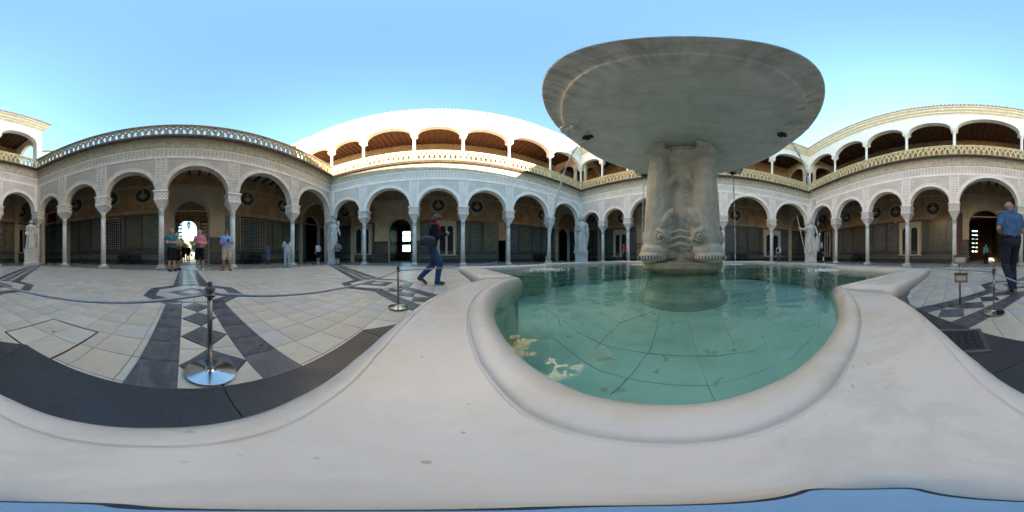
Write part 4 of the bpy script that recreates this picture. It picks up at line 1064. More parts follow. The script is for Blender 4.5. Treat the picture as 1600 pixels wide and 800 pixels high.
def strip(d):
    s0, s1 = strip_start(d), strip_len(d); n = (-d[1], d[0])
    W = lambda p, q: (d[0]*p+n[0]*q, d[1]*p+n[1]*q)
    def pc(poly, name, z, m):
        c = W(sum(a for a, _ in poly)/len(poly), sum(b for _, b in poly)/len(poly))
        pieces.append((math.hypot(c[0]-CL.x, c[1]-CL.y), name, [W(*q) for q in poly], z-.006, z, m))
    h0, h1 = s0+1.55, s0+3.0; hm = (h0+h1)/2; wx = .62
    g = .003
    def band(p0, p1):
        k = max(1, round((p1-p0)/.27)); st = (p1-p0)/k
        for i in range(k):
            a, b = p0+i*st+g, p0+(i+1)*st-g
            for sg in (1, -1): pc([(a, sg*IN), (b, sg*IN), (b, sg*(IN+BW)), (a, sg*(IN+BW))], 'slate_slab', .007, m_slate)
    def diamonds(p0, p1):
        k = max(1, round((p1-p0)/.36)); st = (p1-p0)/k
        for i in range(k):
            m_ = p0+(i+.5)*st; e = st/2-.008
            pc([(m_-e, 0), (m_, IN-.012), (m_+e, 0), (m_, -IN+.012)], 'slate_diamond', .0105, m_slate)
            for sg in (1, -1): pc([(p0+i*st+g, sg*g), (m_-g*2, sg*(IN-g)), (p0+i*st+g, sg*(IN-g))], 'paving_triangle', .007, m_slab); pc([(p0+(i+1)*st-g, sg*g), (m_+g*2, sg*(IN-g)), (p0+(i+1)*st-g, sg*(IN-g))], 'paving_triangle', .007, m_slab)
    band(s0+.004, h0); diamonds(s0+.01, h0+.06)
    if s1 > h1+.6:
        # the band opens into a six sided frame round a large diamond
        o_ = [(h0, IN+BW), (h0+.42, wx+BW*.9), (h1-.42, wx+BW*.9), (h1, IN+BW)]; i_ = [(h0+.10, IN), (h0+.48, wx), (h1-.48, wx), (h1-.10, IN)]
        for sg in (1, -1):
            for a in range(3):
                sub = 2
                for u in range(sub):
                    t0, t1 = u/sub, (u+1)/sub; L_ = lambda A, B, t: (A[0]+(B[0]-A[0])*t, A[1]+(B[1]-A[1])*t)
                    q = [L_(o_[a], o_[a+1], t0+.012), L_(o_[a], o_[a+1], t1-.012), L_(i_[a], i_[a+1], t1-.012), L_(i_[a], i_[a+1], t0+.012)]
                    pc([(x, sg*y) for x, y in q], 'slate_slab', .007, m_slate)
            pc([(h0+.10, sg*.004), (hm-.01, sg*.004), (hm-.01, sg*(wx-.01)), (h0+.49, sg*(wx-.01)), (h0+.11, sg*(IN-.01))], 'paving_panel', .0065, m_slab)
            pc([(hm+.01, sg*.004), (h1-.10, sg*.004), (h1-.11, sg*(IN-.01)), (h1-.49, sg*(wx-.01)), (hm+.01, sg*(wx-.01))], 'paving_panel', .0065, m_slab)
        pc([(hm-.40, 0), (hm, .42), (hm+.40, 0), (hm, -.42)], 'slate_diamond', .0108, m_slate); pc([(hm-.17, 0), (hm, .18), (hm+.17, 0), (hm, -.18)], 'paving_diamond', .0135, m_slab)
        band(h1, s1-.01); diamonds(h1-.06, s1-.02)
    else: band(h0, s1-.01); diamonds(h0, s1-.02)
for d in STR: strip(d)
# black apron round the fountain, with the drain sump on the right
V8 = [(AP/math.cos(math.pi/8)*math.cos(math.pi/8+k*math.pi/4), AP/math.cos(math.pi/8)*math.sin(math.pi/8+k*math.pi/4)) for k in range(8)]
sump_c = None
sp_ = px_dir(1497)*(.66/math.tan(R(137*.225*.98))); sump_c = to_f(sp_)
for k in range(8):
    a, c = V8[k], V8[(k+1) % 8]; nx, ny = math.cos((k+1)*math.pi/4), math.sin((k+1)*math.pi/4)
    for h in range(2):
        t0, t1 = h/2, (h+1)/2; g_ = .0022; L_ = lambda t: (a[0]+(c[0]-a[0])*t, a[1]+(c[1]-a[1])*t)
        p0, p1 = L_(t0+.0012), L_(t1-.0012); sc = .30
        pieces.append((0, 'apron_slab', [p0, p1, (p1[0]*sc, p1[1]*sc), (p0[0]*sc, p0[1]*sc)], -.006, .013, m_apron))
# gallery floor and chequered border along the columns
bz = MB(); fl2 = MB()
for i, k in enumerate('ABCD'):
    f = FR[k]; L = f.L
    def W(s, y): v = f.world(s, y); return to_f((v.x, v.y))
    n = int(L/.42)
    for q in range(n):
        a, b = L*q/n, L*(q+1)/n; m_ = (a+b)/2
        bz.prism([W(a+.01, -.38), W(m_, -.20), W(b-.01, -.38), W(m_, -.56)], -.006, .006, 0)
    bz.prism([W(.6, -.745), W(L-.6, -.745), W(L-.5, -.60), W(.5, -.60)], -.006, .0045, 0); bz.prism([W(.25, -.16), W(L-.25, -.16), W(L-.1, -.04), W(.1, -.04)], -.006, .0045, 0)
    bz.prism([W(.5, -.597), W(L-.5, -.597), W(L-.25, -.163), W(.25, -.163)], -.006, .001, 1)
    ny = 9
    for q in range(int((L+2*DEP)/.46)):
        for r_ in range(ny):
            a = -DEP + q*.46; y0 = .02 + r_*.46
            if a < -y0-.0 or a+.46 > L+y0+.46: continue
            fl2.prism([W(a+.003, y0+.003), W(a+.457, y0+.003), W(a+.457, y0+.457), W(a+.003, y0+.457)], -.006, .0, 1 if (q+r_) % 2 else 0)
tag(bz.build('border_diamond', [m_slate, m_slab], floor), kind='stuff'); tag(fl2.build('gallery_tile', [m_slate, m_slab], floor), kind='stuff')
# the largest 300 of each kind one by one, the rest as one piece of geometry
pieces.sort(key=lambda q: q[0]); cnt = {}; rest = {}
for dist, name, P, z0, z1, m_ in pieces:
    cnt[name] = cnt.get(name, 0) + 1
    if cnt[name] <= 290 or name == 'apron_slab':
        c = (sum(p[0] for p in P)/len(P), sum(p[1] for p in P)/len(P)); b = MB(); b.prism([(x-c[0], y-c[1]) for x, y in P], z0, z1)
        b.build(name, [m_], floor, (c[0], c[1], 0))
    else:
        r_ = rest.setdefault(name, (MB(), m_)); r_[0].prism(P, z0, z1)
for name, (b, m_) in rest.items(): tag(b.build('distant_' + name, [m_], floor), kind='stuff')
# access cover of four slabs in an iron frame (left of the near band)
def at(px, y, z=0): d = (HC-z)/math.tan(R((y-400)*.225)); v = px_dir(px)*d; return Vector((v.x, v.y, z))
q0, q1 = to_f(at(10, 520).xy), to_f(at(80, 560).xy)
cw = .495; ux, uy = min(q0[0], q1[0]), min(q0[1], q1[1]); 
x0, x1 = ux, ux+cw; y1_ = max(q0[1], q1[1]); y0_ = y1_-.52
mc = tag(link('access_cover', None, None), 'square access cover of four marble slabs in a dark metal frame, flush in the paving', 'access cover'); mc.location = (FC.x, FC.y, 0); mc.rotation_euler = (0, 0, frz)
b = MB()
for a, c in (((x0-.008, y0_-.008), (x1+.008, y0_)), ((x0-.008, y1_), (x1+.008, y1_+.008)), ((x0-.008, y0_), (x0, y1_)), ((x1, y0_), (x1+.008, y1_))): b.box((*a, -.002), (*c, .0075))
b.build('frame', [m_iron], mc)
for i in range(2):
    for j in range(2):
        xa, ya = x0+.003+i*(cw-.0)/2, y0_+.003+j*.26; b = MB(); b.box((xa, ya, -.003), (xa+cw/2-.005, ya+.254, .005)); b.build('cover_slab', [m_slab], mc)
b = MB(); b.lathe([(.012, .0052), (.012, .0065), (.007, .0065), (.006, .0053)], 12, ((x0+x1)/2+.03, (y0_+y1_)/2-.05)); b.build('lifting_ring', [m_iron], mc)
# drain sump with a pierced plate beside the basin
sm = tag(link('floor_drain', None, None), 'sunken drain with a pierced metal plate in the black apron', 'drain'); sm.location = (FC.x, FC.y, 0); sm.rotation_euler = (0, 0, frz)
b = MB(); sx, sy = sump_c; b.box((sx-.16, sy-.16, .0135), (sx+.16, sy+.16, .0165), 0)
b.build('drain_plate', [plain('pewter_plate', (.05, .05, .055), .5, .3, 30, .5, .6)], sm)
b = MB()
for a, c in (((-.19, -.19), (.19, -.16)), ((-.19, .16), (.19, .19)), ((-.19, -.16), (-.16, .16)), ((.16, -.16), (.19, .16))): b.box((sx+a[0], sy+a[1], .0132), (sx+c[0], sy+c[1], .022), 0)
b.build('drain_frame', [m_slate], sm)
b = MB()
for i in range(5):
    for j in range(5): b.lathe([(.012, .0166), (.012, .0172)], 10, (sx-.11+.055*i, sy-.11+.055*j))
tag(b.build('drain_hole', [m_dark], sm), kind='stuff')

# ------------------------------------------------------------------ people
MC = {}
def fab(n, c, r=.9):
    if n not in MC: MC[n] = fabric(n, c, r)
    return MC[n]
SK = plain('skin', (.50, .28, .19), .5, .08, 9, .35); SK2 = plain('tanned_skin', (.36, .19, .12), .5, .08, 9, .35); DK = plain('dark_detail', (.02, .018, .016), .5, .1)
HAIRG = plain('grey_hair', (.33, .31, .29), .7, .25, 40); HAIRB = plain('brown_hair', (.085, .05, .03), .6, .3, 40); HAIRK = plain('black_hair', (.012, .011, .011), .5, .2, 40); HAIRS = plain('stubble', (.36, .22, .16), .6, .1, 60)
SOLE = plain('pale_sole', (.7, .68, .64), .8)
def hand(B, wrist, d, n, sc=1, curl=.5, side=1, t=0):
    """palm, four bent fingers, thumb from the side; d along the forearm, n out of the palm"""
    d = Vector(d).normalized(); n = Vector(n); n = (n - d*n.dot(d)).normalized(); s = d.cross(n)*side; w_ = Vector(wrist)
    pc = w_ + d*.045*sc
    B.chain([w_ + d*.01, pc + s*.018*sc], [.026*sc, .022*sc], t); B.chain([w_ + d*.01, pc - s*.02*sc], [.026*sc, .022*sc], t); B.chain([pc + s*.03*sc + d*.03*sc, pc - s*.03*sc + d*.03*sc], [.015*sc, .014*sc], t)
    for k, (o, L) in enumerate(((.030, .070), (.010, .080), (-.011, .074), (-.031, .058))):
        a = pc + s*o*sc + d*.035*sc; e1 = d*math.cos(curl) + n*math.sin(curl); e2 = d*math.cos(curl*2.1) + n*math.sin(curl*2.1)
        m = a + e1*L*.55*sc; B.chain([a, m, m + e2*L*.5*sc], [.0105*sc, .0095*sc, .0075*sc], t)
    a = w_ + d*.022*sc + s*.026*sc; e = (d*.6 + s*.75 + n*.35).normalized(); m = a + e*.04*sc; B.chain([a, m, m + (d*.85+n*.45).normalized()*.03*sc], [.014*sc, .012*sc, .009*sc], t)
def person(label, px, d, H, face, pose, mats, voxel=.011, cat='person', sleeve=.5, bottom='shorts', hair='short', belly=0, hat=None, group=None, overall=False, look=None):
    k = H/1.72; B = Blob(); hip = Vector((0, 0, .95))
    g = pose.get
    UP = Matrix.Translation(hip) @ Matrix.Rotation(R(g('twist', 0)), 4, 'Z') @ Matrix.Rotation(-R(g('lean', 0)), 4, 'X') @ Matrix.Translation(-hip)
    tt = 2; lt = 3
    # legs
    for sd, key in ((1, 'RL'), (-1, 'LL')):
        kn, an, toe = g(key, ((sd*.105, .015, .50), (sd*.11, -.01, .085), (sd*.02, 1, 0)))
        h_ = Vector((sd*.088, 0, .90)); kn, an = Vector(kn), Vector(an); to = Vector(toe).normalized()
        fit = 1.0 if bottom != 'jeans' else 1.12
        up = {'shorts': 3, 'jeans': 3, 'long': 3, 'skirt': 3}[bottom]
        if bottom == 'shorts':
            e = h_.lerp(kn, .93); B.chain([h_, e], [.112, .098], 3); B.cap(h_.lerp(kn, .6), kn, .07, .054, 0); B.chain([kn, kn.lerp(an, .32) + Vector((0, -.015, 0)), an], [.053, .056, .036], 0)
        elif bottom == 'skirt':
            B.cap(h_, kn, .1, .06, 3); B.chain([kn, kn.lerp(an, .3), an], [.05, .052, .034], 0)
        else:
            B.chain([h_, kn], [.105, .068*fit], 3); B.chain([kn, kn.lerp(an, .35) + Vector((0, -.012, 0)), an + Vector((0, 0, .0))], [.066*fit, .066*fit, .055*fit], 3); B.cap(an.lerp(kn, .06), an + Vector((0, 0, -.02)), .058*fit, .06*fit, 3)
        sole_z = an.z - .085
        hl = an + Vector((0, 0, -.045)) - to*.035; tp = an + Vector((0, 0, -.055)) + to*.15
        pit = g(key + 'pitch', 0); tp.z -= math.sin(R(pit))*.15; hl.z += math.sin(R(pit))*.05
        B.chain([hl, an + to*.05 + Vector((0, 0, -.042)), tp], [.042, .046, .036], 4); B.cap(hl, an + Vector((0, 0, -.005)), .042, .042 if bottom != 'jeans' else .04, 4); B.cap(tp - Vector((.018, 0, 0)), tp + Vector((.018, 0, 0)), .032, .032, 4)
    B.chain([(-.075, -.01, .93), (.075, -.01, .93)], [.118, .118], 3); B.chain([(-.06, -.04, .90), (.06, -.04, .90)], [.095, .095], 3)
    if bottom == 'skirt': B.chain([(0, 0, .95), (0, 0, .55)], [.15, .21], 3)
    B.push(UP)
    if overall: tt = 3
    B.chain([(-.07, 0, 1.02), (.07, 0, 1.02)], [.121, .121], tt); B.chain([(-.065, 0, 1.16), (.065, 0, 1.16)], [.116, .116], tt); B.chain([(-.09, .005, 1.31), (.09, .005, 1.31)], [.122, .122], tt)
    B.cap((-.07, 0, 1.0), (-.09, 0, 1.32), .117, .121, tt); B.cap((.07, 0, 1.0), (.09, 0, 1.32), .117, .121, tt); B.cap((0, 0, 1.0), (0, .01, 1.32), .125, .125, tt)
    B.chain([(-.15, -.005, 1.415), (0, -.01, 1.455), (.15, -.005, 1.415)], [.062, .068, .062], 2)
    if belly: B.ell((0, .065, 1.10), (.155, .12*belly, .17), tt)
    if g('belt'): B.cap((-.075, 0, .99), (.075, 0, .99), .124, .124, 6)
    B.cap((0, -.005, 1.45), (0, .015, 1.55), .056, .053, 0)
    B.chain([(-.06, .0, 1.475), (0, .03, 1.475), (.06, 0, 1.475)], [.035, .03, .035], 6 if g('scarf') or g('collar') else 2)
    if g('scarf'): B.chain([(-.075, -.02, 1.475), (-.06, .07, 1.46), (.0, .10, 1.44), (.06, .07, 1.46), (.075, -.02, 1.475), (0, -.07, 1.49), (-.075, -.02, 1.475)], [.042]*7, 6); B.chain([(-.02, .11, 1.42), (-.035, .145, 1.28), (-.04, .14, 1.16)], [.036, .04, .035], 6); B.chain([(.03, .11, 1.42), (.045, .145, 1.26)], [.034, .034], 6)
    # head
    yaw, pit = g('head', (0, 0))
    B.push(Matrix.Translation((0, .005, 1.53)) @ Matrix.Rotation(R(yaw), 4, 'Z') @ Matrix.Rotation(-R(pit), 4, 'X') @ Matrix.Translation((0, -.005, -1.53)))
    hc = Vector((0, .012, 1.615))
    B.ell(hc, (.074, .094, .108), 0); B.ell(hc + Vector((0, .028, -.055)), (.056, .066, .058), 0); B.cap(hc + Vector((0, .06, -.095)), hc + Vector((0, .055, -.08)), .028, .03, 0)
    B.chain([hc + Vector((0, .09, .018)), hc + Vector((0, .112, -.022))], [.011, .016], 0); B.cap(hc + Vector((-.022, .083, -.056)), hc + Vector((.022, .083, -.056)), .011, .011, 7)
    for sd in (1, -1):
        B.ell(hc + Vector((sd*.076, -.005, -.01)), (.012, .022, .032), 0)
        if g('shades'): B.ell(hc + Vector((sd*.032, .083, .012)), (.028, .016, .018), 5)
        else: B.ell(hc + Vector((sd*.030, .083, .008)), (.013, .010, .008), 5); B.cap(hc + Vector((sd*.016, .088, .028)), hc + Vector((sd*.044, .078, .026)), .007, .006, 1)
    if g('shades'): B.cap(hc + Vector((-.07, .05, .014)), hc + Vector((.07, .05, .014)), .012, .012, 5)
    if hair == 'short': B.ell(hc + Vector((0, -.014, .020)), (.081, .094, .100), 1); B.ell(hc + Vector((0, -.04, -.02)), (.078, .066, .08), 1); B.cap(hc + Vector((-.04, .05, .085)), hc + Vector((.04, .05, .085)), .028, .028, 1)
    elif hair == 'bob':
        B.ell(hc + Vector((0, -.018, .025)), (.092, .102, .108), 1); B.chain([hc + Vector((-.075, .0, .03)), hc + Vector((-.082, -.01, -.05))], [.035, .032], 1); B.chain([hc + Vector((.075, .0, .03)), hc + Vector((.082, -.01, -.05))], [.035, .032], 1); B.ell(hc + Vector((0, -.06, -.03)), (.085, .06, .085), 1); B.cap(hc + Vector((-.05, .065, .075)), hc + Vector((.05, .06, .08)), .032, .03, 1)
    elif hair == 'long':
        B.ell(hc + Vector((0, -.02, .02)), (.093, .105, .108), 1); B.chain([hc + Vector((-.05, -.055, 0)), hc + Vector((-.07, -.085, -.2))], [.06, .055], 1); B.chain([hc + Vector((.05, -.055, 0)), hc + Vector((.07, -.085, -.2))], [.06, .055], 1); B.chain([hc + Vector((0, -.065, 0)), hc + Vector((0, -.10, -.22))], [.075, .06], 1)
    elif hair == 'bald': B.ell(hc + Vector((0, -.025, -.035)), (.0765, .079, .07), 1)
    if hat:
        B.ell(hc + Vector((0, -.005, .055)), (.092, .105, .075), 6); B.ell(hc + Vector((0, .0, .045)), (.16, .17, .014), 6)
    B.pop(); B.pop()
    # arms
    for sd, key in ((1, 'RA'), (-1, 'LA')):
        sh = UP @ Vector((sd*.178, -.005, 1.405)); el, wr, pn = g(key, ((sd*.245, -.03, 1.13), (sd*.235, .06, .88), (-sd, .2, 0)))
        el, wr = Vector(el), Vector(wr)
        if sleeve > 1: B.chain([sh, el], [.064, .054], 2); B.chain([el, el.lerp(wr, .95)], [.054, .044], 2)
        else:
            B.chain([sh, el], [.05, .043], 0); B.cap(sh, sh.lerp(el, sleeve+.12), .066, .062, 2)
        if sleeve <= 1: B.chain([el, el.lerp(wr, .3), wr], [.042, .043, .028], 0)
        hand(B, wr, wr-el, pn, 1.0, g(key + 'curl', .7), sd, 0)
    me = B.mesh('person', mats, voxel, 4)
    v = px_dir(px)*d
    o = link('person', me, None, (v.x, v.y, 0), -px_ang(px) + R(face)); o.scale = (k, k, k)
    tag(o, label, cat, group); B.o = o; B.k = k
    return o
def pm(skin, hair, top, bot, shoe, extra=None): return [skin, hair, top, bot, shoe, DK, extra or SOLE, plain('lip', (.34, .14, .11), .5, .05)]
def wpt(o, p): return Matrix.Translation(o.location) @ Matrix.Rotation(o.rotation_euler.z, 4, 'Z') @ Matrix.Scale(o.scale[0], 4) @ Vector(p)
def phone(o, p, label, tilt=40):
    b = MB(); b.box((-.037, -.004, -.072), (.037, .004, .072)); b.box((-.033, -.0052, -.066), (.033, -.004, .066), 1)
    q = b.build('phone', [DK, m_scr], None); q.location = wpt(o, p); q.rotation_euler = (R(-tilt), 0, o.rotation_euler.z); q.scale = (o.scale[0],)*3; tag(q, label, 'phone')
S_ = lambda sd, kx, ky, kz, ax, ay, az, tx=0: ((sd*kx, ky, kz), (sd*ax, ay, az), (tx, 1, 0))
# the two who are near
man = person('bald man in blue polo shirt and dark jeans walking away, head bent to his hands', 1580, 2.95, 1.72, 28,
    dict(lean=2, head=(12, 34), belt=True, collar=True, RL=S_(1, .11, .16, .50, .10, .10, .088), LL=((-.10, .04, .50), (-.10, -.26, .13), (-.1, 1, 0)), LLpitch=14,
         RA=((.25, .0, 1.13), (.13, .22, 1.10), (-.5, .2, .8)), LA=((-.26, -.03, 1.13), (-.13, .20, 1.12), (.5, .2, .8)), RAcurl=.9, LAcurl=.9),
    pm(SK2, HAIRS, fab('blue_polo', (.045, .14, .30)), fab('dark_denim', (.022, .03, .05)), plain('grey_trainer', (.22, .21, .19), .8), fab('navy_collar', (.03, .09, .19))), .0075, hair='bald', bottom='jeans', sleeve=.55, belly=.75)
man.data.materials[6] = fab('black_belt', (.012, .012, .012), .5)
phone(man, (-.0, .31, 1.13), 'dark phone held in both hands by the man in the blue polo', 35)
wom = person('woman in navy jacket, red scarf and jeans walking right beside the rope post', 675, 3.75, 1.62, -92,
    dict(lean=7, head=(0, 16), scarf=True, RL=((.09, .20, .50), (.09, .13, .10), (0, 1, 0)), LL=((-.09, .05, .50), (-.08, -.30, .16), (0, 1, -.15)), LLpitch=22,
         RA=((.23, .10, 1.14), (.13, .33, 1.22), (-.9, .1, .3)), LA=((-.23, .08, 1.15), (-.10, .30, 1.20), (.8, .2, .4)), RAcurl=.9, LAcurl=.8),
    pm(SK, HAIRB, fab('navy_jacket', (.012, .016, .03)), fab('blue_denim', (.035, .085, .18)), plain('brown_leather_shoe', (.10, .065, .04), .6, .2), fab('red_scarf', (.55, .02, .02))), .0075, hair='bob', bottom='jeans', sleeve=1.5)
phone(wom, (.0, .44, 1.27), 'phone held out in front of the woman in the navy jacket', 60)
# shoulder bag on her near side: she faces right, so the near side is her right (+x)
B = Blob(); B.chain([(0, -.13, -.07), (0, .13, -.07)], [.07, .07]); B.chain([(0, -.125, -.03), (0, .125, -.03)], [.068, .068]); B.chain([(0, -.11, .01), (0, .11, .01)], [.062, .062]); B.chain([(0, -.09, .05), (0, .085, .05)], [.05, .05])
bag = link('shoulder_bag', B.mesh('shoulder_bag', [plain('navy_leather', (.014, .02, .032), .38, .2, 12, .5, bump=.2)], .009, 4)); bag.location = wpt(wom, (.235, -.075, 1.06)); bag.rotation_euler = wom.rotation_euler; tag(bag, 'large dark navy shoulder bag on the hip of the woman in the red scarf', 'handbag')
b = MB(); b.tube([(0, -.13, .05), (-.03, -.11, .2), (-.09, -.03, .40), (-.09, .05, .40), (-.03, .10, .2), (0, .12, .05)], .011, 7); b.build('strap', [bag.data.materials[0]], bag, smooth=True)
# the group by the doorway of wing A
TEE = fab('teal_tee', (.03, .16, .20)); NAV = fab('black_shorts', (.014, .015, .02))
person('grey haired woman in teal t-shirt and black shorts, arms crossed, looking up', 268.5, 7.0, 1.84, -150, dict(head=(-25, -14), RA=((.25, .02, 1.14), (-.04, .22, 1.17), (-1, .2, .1)), LA=((-.25, .02, 1.14), (.05, .20, 1.13), (1, .2, .1))), pm(SK, HAIRG, TEE, NAV, DK), hair='short', sleeve=.45)
w2 = person('woman in mint green top half hidden behind the woman in teal', 276.5, 7.7, 1.76, -140, dict(head=(10, 0), RA=((.25, .02, 1.12), (.06, .22, 1.10), (-1, .2, .1)), LA=((-.25, .05, 1.14), (-.05, .24, 1.17), (1, .2, .1))), pm(SK, HAIRG, fab('mint_top', (.16, .46, .40)), NAV, DK), hair='bob', sleeve=.5)
B = Blob(); B.ell((0, 0, 0), (.14, .06, .10)); B.cap((-.1, 0, -.04), (.1, 0, -.04), .05)
q = link('handbag', B.mesh('handbag', [plain('brown_leather', (.10, .035, .02), .5)], .01, 4)); q.location = wpt(w2, (.05, .23, 1.0)); q.rotation_euler = w2.rotation_euler; tag(q, 'small brown leather bag held by the woman in the mint top', 'handbag')
b = MB(); b.tube([(-.1, 0, .07), (-.07, .0, .25), (.05, 0, .25), (.1, 0, .07)], .009, 6); b.build('strap', [q.data.materials[0]], q)
person('stout balding man in pink shirt, black shorts and white trainers', 312.5, 7.35, 1.86, 168, dict(head=(-38, 4), collar=True, RA=((.27, .03, 1.14), (.05, .24, 1.15), (-.6, .2, .8)), LA=((-.27, .03, 1.14), (-.03, .26, 1.13), (.6, .2, .8)), RL=S_(1, .12, .01, .50, .15, -.01, .085, .35), LL=S_(-1, .11, .01, .50, .13, -.02, .085, -.3)),
    pm(SK, HAIRS, fab('pink_shirt', (.60, .20, .25)), NAV, plain('white_trainer', (.75, .74, .72), .7), fab('pink_collar', (.5, .15, .2))), hair='bald', sleeve=.55, belly=1.15)
m4 = person('man in pale blue shirt, beige shorts and sunglasses holding a phone', 354, 7.25, 1.82, 176, dict(head=(0, 2), shades=True, RA=((.26, .0, 1.13), (.08, .23, 1.12), (-.6, .2, .8)), LA=((-.26, .03, 1.14), (-.10, .27, 1.20), (.6, .2, .8)), RL=S_(1, .115, .0, .50, .13, -.02, .085, .4), LL=S_(-1, .115, .01, .50, .14, -.02, .085, -.4)),
    pm(SK2, HAIRK, fab('pale_blue_shirt', (.25, .40, .72)), fab('beige_shorts', (.52, .43, .32)), plain('red_trainer', (.45, .09, .06), .7)), hair='short', sleeve=.55)
phone(m4, (-.10, .35, 1.25), 'phone held up at chest by the man in the pale blue shirt', 30)
# others under the arcades
person('long haired woman in pale denim dungarees standing with her back turned beside the column', 448.5, 9.2, 1.70, 15, dict(head=(15, -6), RA=((.23, .08, 1.14), (.16, .28, 1.24), (-.5, .3, .5)), LA=((-.24, .1, 1.16), (-.2, .3, 1.26), (.5, .3, .5))), pm(SK2, HAIRK, fab('white_tee', (.70, .70, .68)), fab('pale_denim', (.30, .42, .48)), DK), .013, hair='long', bottom='jeans', sleeve=.5, overall=True)
person('small person in sun hat and blue dress near the tiled wall', 418.5, 12.9, 1.42, 180, dict(head=(0, 20), RA=((.23, .08, 1.12), (.12, .26, 1.14), (-.5, .3, .5)), LA=((-.23, .08, 1.12), (-.12, .26, 1.14), (.5, .3, .5))), pm(SK2, HAIRB, fab('blue_dress', (.10, .15, .32)), fab('blue_dress_hem', (.10, .15, .30)), DK, plain('straw_hat', (.45, .36, .22), .9)), .014, hair='bob', bottom='skirt', hat=True)
person('person in white shirt and black shorts walking under the arcade toward the dark doorway', 497, 13.8, 1.78, 40, dict(head=(10, 10), RL=S_(1, .1, .06, .5, .1, .03, .085), LL=((-.1, .05, .5), (-.1, -.16, .10), (0, 1, 0))), pm(SK, HAIRB, fab('white_shirt', (.62, .64, .64)), NAV, SOLE), .014)
m9 = person('man in grey plaid shirt and dark shorts standing in front of a statue plinth', 527.5, 12.3, 1.80, 178, dict(head=(20, 25), RA=((.25, .02, 1.14), (.06, .24, 1.20), (-.6, .2, .8)), LA=((-.25, .02, 1.14), (-.06, .25, 1.18), (.6, .2, .8))), pm(SK2, HAIRK, tile('plaid_shirt', ((.10, .13, .22), (.30, .33, .42), (.20, .22, .3)), 22, 'check', .9), NAV, DK), .012)
r_ = person('person in bright red t-shirt and dark trousers walking behind the fountain rim', 975.5, 14.6, 1.78, 75, dict(head=(0, 5), LL=((-.1, .1, .5), (-.1, -.1, .09), (0, 1, 0))), pm(SK2, HAIRK, fab('red_tee', (.50, .02, .025)), NAV, DK), .014, bottom='jeans')
B = Blob(); B.ell((0, 0, 0), (.12, .08, .15)); q = link('carrier_bag', B.mesh('carrier_bag', [fab('red_plastic', (.5, .02, .03), .4)], .014, 3)); q.location = wpt(r_, (.24, .1, .70)); tag(q, 'red carrier bag hanging from the hand of the person in red', 'bag')
b = MB(); b.tube([(-.06, 0, .12), (0, 0, .2), (.06, 0, .12)], .012, 6); b.build('handle', [q.data.materials[0]], q)
bp_ = person('person in white top carrying a dark blue rucksack beside the far column', 1216.5, 15.9, 1.70, -20, dict(head=(0, 10), RA=((.25, -.02, 1.12), (.2, .2, 1.1), (-1, 0, 0))), pm(SK, HAIRG, fab('white_top', (.62, .64, .68)), fab('grey_trousers', (.10, .11, .14)), DK), .014, bottom='jeans')
B = Blob(); B.ell((0, 0, 0), (.15, .10, .22)); B.ell((0, -.06, -.08), (.11, .07, .11)); q = link('rucksack', B.mesh('rucksack', [fab('navy_nylon', (.02, .035, .14))], .014, 3)); q.location = wpt(bp_, (0, -.2, 1.22)); q.rotation_euler = bp_.rotation_euler; tag(q, 'dark blue rucksack on the back of the person in white', 'rucksack')
b = MB(); b.tube([(-.1, .05, -.12), (-.12, .19, .1), (-.1, .08, .2)], .02, 6); b.build('strap', [q.data.materials[0]], q); link('strap', q.children[0].data, q, (.2, 0, 0))
person('person in turquoise top and dark trousers inside the far doorway', 1540.5, 14.2, 1.70, -150, dict(LA=((-.33, .0, 1.16), (-.42, .1, .98), (1, 0, 0))), pm(SK, HAIRB, fab('turquoise_top', (.03, .30, .34)), NAV, DK), .014, bottom='jeans')
person('person in dark clothes walking along the passage to the garden', 293.8, 16.5, 1.78, 10, dict(LL=((-.1, .1, .5), (-.1, -.12, .1), (0, 1, 0))), pm(SK2, HAIRK, fab('dark_red_top', (.12, .02, .02)), NAV, DK), .015, bottom='jeans')
person('person in black at the garden doorway beside the mint top', 286.5, 16.9, 1.74, -20, dict(), pm(SK2, HAIRK, fab('black_tee', (.02, .02, .02)), NAV, DK), .015)

